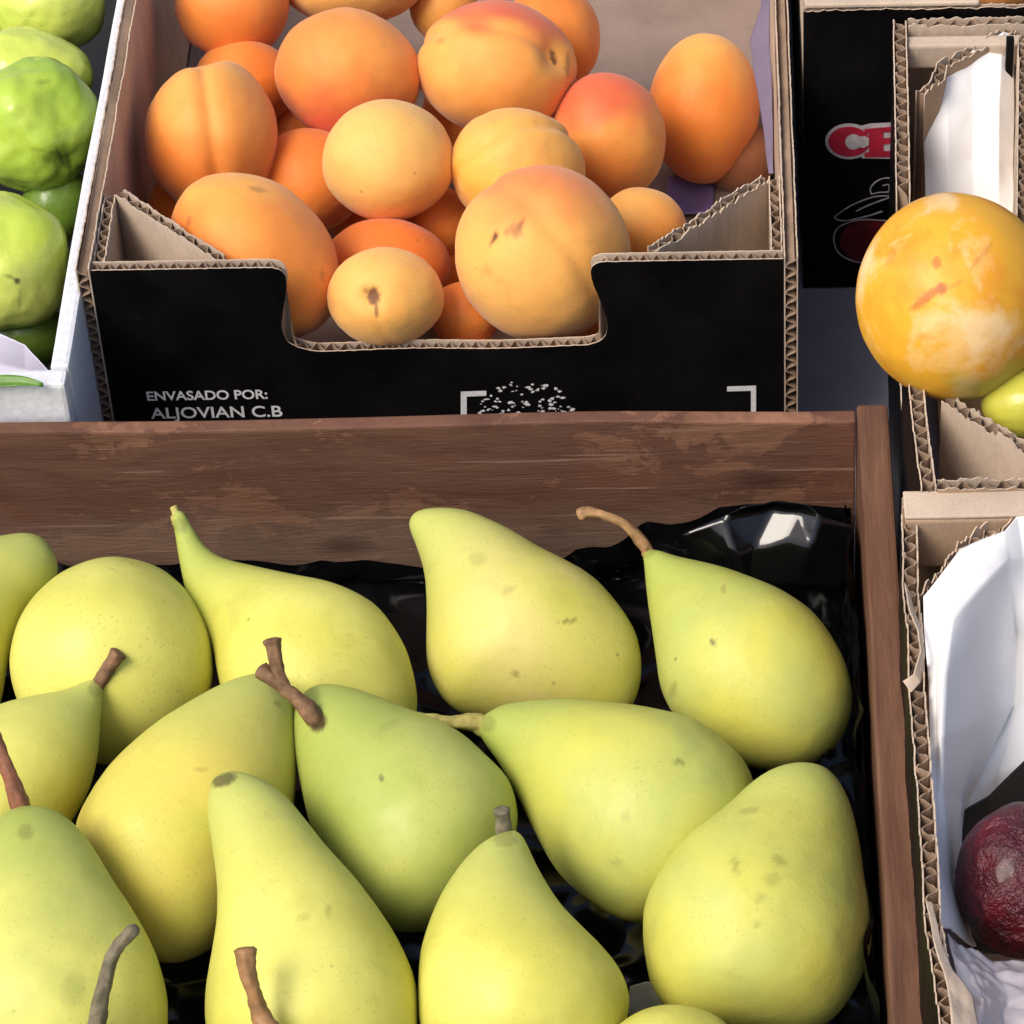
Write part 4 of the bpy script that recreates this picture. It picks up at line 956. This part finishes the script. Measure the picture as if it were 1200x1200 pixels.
def mott_mat():
    m, t, b = newmat('mottled_orange_skin'); n = N(t)
    f = n.noise(26, 5, .6, n.mapping((1, 1, 1), (3, 1, 2)), .3)
    c = n.mix(n.ramp(f, .36, .56), (.68, .22, .012), (.74, .37, .03))
    f2 = n.noise(30, 6, .62, n.mapping((1.2, 1, 1), (.3, 4, 7)), .3)
    c = n.mix(n.math('MULTIPLY', n.ramp(f2, .50, .64), .8), c, (.82, .60, .32))
    c = n.mix(n.math('MULTIPLY', n.ramp(n.noise(75, 5, .6), .55, .75), .4), c, (.6, .30, .05))
    c = n.mix(n.ramp(n.attr('along'), 0, 1), (.34, .36, .06), c)
    c = n.mix(n.attr('mark'), c, (.42, .11, .01))
    n.l(c, b.inputs['Base Color']); b.inputs['Roughness'].default_value = .42; b.inputs['Subsurface Weight'].default_value = .15
    b.inputs['Subsurface Radius'].default_value = (1, .5, .15); b.inputs['Subsurface Scale'].default_value = .004
    b.inputs['Specular IOR Level'].default_value = .3; b.inputs['Coat Weight'].default_value = 0
    n.bump(b, f2, .15, .002); return m
fruit((1118, 348), 115, 121, 0, .150, 'mottled_fruit', 'big mottled orange and cream fruit bulging over the box wall at right', 'mottled fruit', mott_mat(), 'loose fruit on the right', seed=71, lump=.015, segs=(170, 120),
      blush=(.2, .95, .1, .75, 1.05), marks=[(1080, 354, 15, 5, -.6, .75), (1103, 338, 7, 7, 0, .95), (1090, 345, 12, 5, -.5, .8), (1098, 308, 5, 7, 0, .75), (1150, 300, 20, 3, -.9, .35), (1045, 300, 6, 10, .4, .2), (1190, 250, 22, 4, .5, .3), (1085, 395, 12, 4, .2, .2), (1120, 333, 12, 3, -.5, .3)])
fruit((1206, 470), 58, 46, -.3, .123, 'green_apple', 'yellow green fruit at the right edge under the mottled one', 'green fruit', gm((.50, .48, .06), (.45, .42, .05), (.6, .55, .15), 72), 'loose fruit on the right', seed=72)
fruit((1215, 385), 70, 70, 0, .07, 'nectarine', 'orange fruit below the mottled one in the upper right box', 'orange fruit', am(YLO, ORG, ORG, 73), 'loose fruit on the right', seed=73)

# ------------------------------------------------------------ right lower box (dark red fruit)
HR = .128
r2 = tag(empty('fruit_box'), 'torn cardboard box with white paper and dark red fruit at lower right', 'cardboard box', 'cardboard fruit boxes')
q0 = P(1057, 583, HR)
r2L = pathw([(1056, 603), (1057, 640), (1058, 690), (1063, 740), (1064, 800), (1068, 850), (1073, 920), (1079, 1000), (1083, 1080), (1092, 1140), (1102, 1210), (1112, 1300), (1120, 1450)], HR)
panel('side_wall', r2L, .001, lambda s: HR+.0015*noise.noise(V(s*60, 3, 0))-.002*sm(.02, .03, s)*(1-sm(.06, .075, s)), .0052, r2, 1, .0066, M_BLACK, M_KRAFT, seed=81, rag=.0016)  # outer face coloured black to stand for the shadowed gap beside the crate
panel('back_wall', [(q0.x, q0.y), (q0.x+.26, q0.y)], .001, lambda s: HR, .0048, r2, -1, .0066, M_KRAFT, M_KRAFT, seed=82, rag=.0006)
rr0 = r2L[-1]
panel('front_wall', [(rr0[0]+.006, rr0[1]), (rr0[0]+.24, rr0[1])], .001, lambda s: HR, .005, r2, 1, .0066, M_KRAFT, M_KRAFT, seed=83)
panel('side_wall', [(q0.x+.27, rr0[1]), (q0.x+.27, q0.y)], .001, lambda s: HR, .005, r2, 1, .0066, M_KRAFT, M_KRAFT, seed=84)
box_obj('bottom_panel', (q0.x+.022, rr0[1]+.006, .002), (q0.x+.26, q0.y-.006, .008), M_KRAFT, r2, 0)
box_obj('folded_rim', (q0.x+.0005, q0.y-.0125, HR-.02), (q0.x+.255, q0.y-.0053, HR+.0012), M_KRAFT, r2, .001)
box_obj('folded_lip', (q0.x+.0003, q0.y-.0122, HR+.0014), (q0.x+.256, q0.y+.0003, HR+.0026), M_KRAFT_L, r2, .0005, 60, .0006)
brace_pts(r2, [(1076, 697), (1092, 676), (1104, 662), (1120, 640), (1140, 625), (1165, 613), (1195, 598)], HR-.002, .01, -1, 85, .002)
# peeled liner curl
drape('peeled_liner', [[(1060, 683, .129), (1064, 690, .129)], [(1066, 715, .132), (1070, 712, .129)], [(1075, 738, .134), (1079, 738, .130)], [(1079, 765, .134), (1083, 768, .130)], [(1071, 790, .132), (1078, 800, .129)], [(1058, 799, .130), (1068, 812, .128)]],
      M_KRAFT_L, r2, 10, .0008, 21, .0005, 90)
drape('peeled_liner', [[(1086, 1060, .130), (1092, 1060, .129)], [(1094, 1100, .131), (1102, 1100, .130)], [(1106, 1140, .132), (1118, 1140, .130)], [(1112, 1180, .132), (1140, 1170, .128)], [(1118, 1230, .131), (1150, 1230, .127)]],
      M_KRAFT_L, r2, 10, .0016, 22, .0005, 90)
tag(drape('white_paper', [[(1082, 700, .1285), (1100, 678, .129), (1125, 645, .129), (1176, 622, .131), (1192, 604, .130), (1240, 612, .130)],
                     [(1083, 740, .128), (1098, 738, .130), (1113, 730, .134), (1180, 656, .128), (1197, 655, .124), (1240, 650, .12)],
                     [(1088, 800, .124), (1096, 800, .126), (1104, 795, .133), (1192, 745, .098), (1200, 742, .102), (1240, 720, .115)],
                     [(1090, 860, .121), (1098, 870, .121), (1102, 865, .127), (1189, 828, .086), (1200, 822, .090), (1240, 790, .10)],
                     [(1092, 930, .118), (1098, 938, .112), (1104, 935, .112), (1138, 935, .078), (1170, 910, .078), (1240, 880, .085)],
                     [(1095, 1010, .118), (1103, 1020, .108), (1112, 1030, .10), (1126, 1030, .07), (1160, 1000, .055), (1240, 980, .055)],
                     [(1102, 1090, .118), (1114, 1090, .108), (1126, 1100, .095), (1140, 1110, .08), (1165, 1110, .06), (1240, 1100, .06)]],
      M_PAPER, None, 12, .0011, 12, .0003, 42), 'folded white paper lining the lower right box above the dark red fruit', 'paper')
tag(drape('clear_film', [[(1108, 1095, .122), (1130, 1112, .110), (1160, 1130, .100), (1240, 1125, .095)], [(1118, 1130, .122), (1140, 1145, .118), (1170, 1140, .108), (1240, 1150, .105)], [(1125, 1165, .12), (1150, 1172, .122), (1180, 1175, .112), (1240, 1180, .11)], [(1130, 1240, .12), (1150, 1240, .11), (1180, 1240, .11), (1240, 1240, .11)]],
      simple('grey_film', (.50, .45, .46), .25, .25, 60, .3), None, 14, .003, 13, .0003, 110), 'crumpled greyish film below the dark red fruit at the lower right', 'plastic film')
def dark_mat():
    m, t, b = newmat('dark_red_skin'); n = N(t)
    f = n.noise(40, 5, .6)
    c = n.mix(n.ramp(f, .35, .7), (.012, .001, .003), (.16, .005, .012))
    n.l(c, b.inputs['Base Color']); b.inputs['Roughness'].default_value = .38
    n.bump(b, n.math('ADD', n.noise(70, 2, .5), n.math('MULTIPLY', n.noise(190, 4, .65), .5)), 1.0, .007); b.inputs['Coat Weight'].default_value = .22; b.inputs['Coat Roughness'].default_value = .14; return m
tag(drape('dark_gap_sheet', [[(1131, 950, .089), (1160, 932, .091), (1200, 893, .093), (1250, 870, .093)], [(1128, 1000, .078), (1160, 990, .074), (1200, 980, .072), (1250, 980, .072)], [(1126, 1060, .078), (1160, 1050, .066), (1200, 1050, .066), (1250, 1050, .066)], [(1140, 1118, .080), (1165, 1118, .068), (1200, 1118, .066), (1250, 1118, .066)]],
      M_SHADE, None, 12, .0012, 15, .0003, 60), 'black sheet added for the dark gap behind the dark red fruit and below the white paper', 'black sheet')  # black sheet put in for the dark gap between paper and fruit
fruit((1198, 1032), 78, 92, 0, .098, 'red_fruit', 'dark red glossy fruit against white paper at the right edge', 'dark red fruit', dark_mat(), 'loose fruit on the right', seed=91, lump=.03, segs=(150, 110))
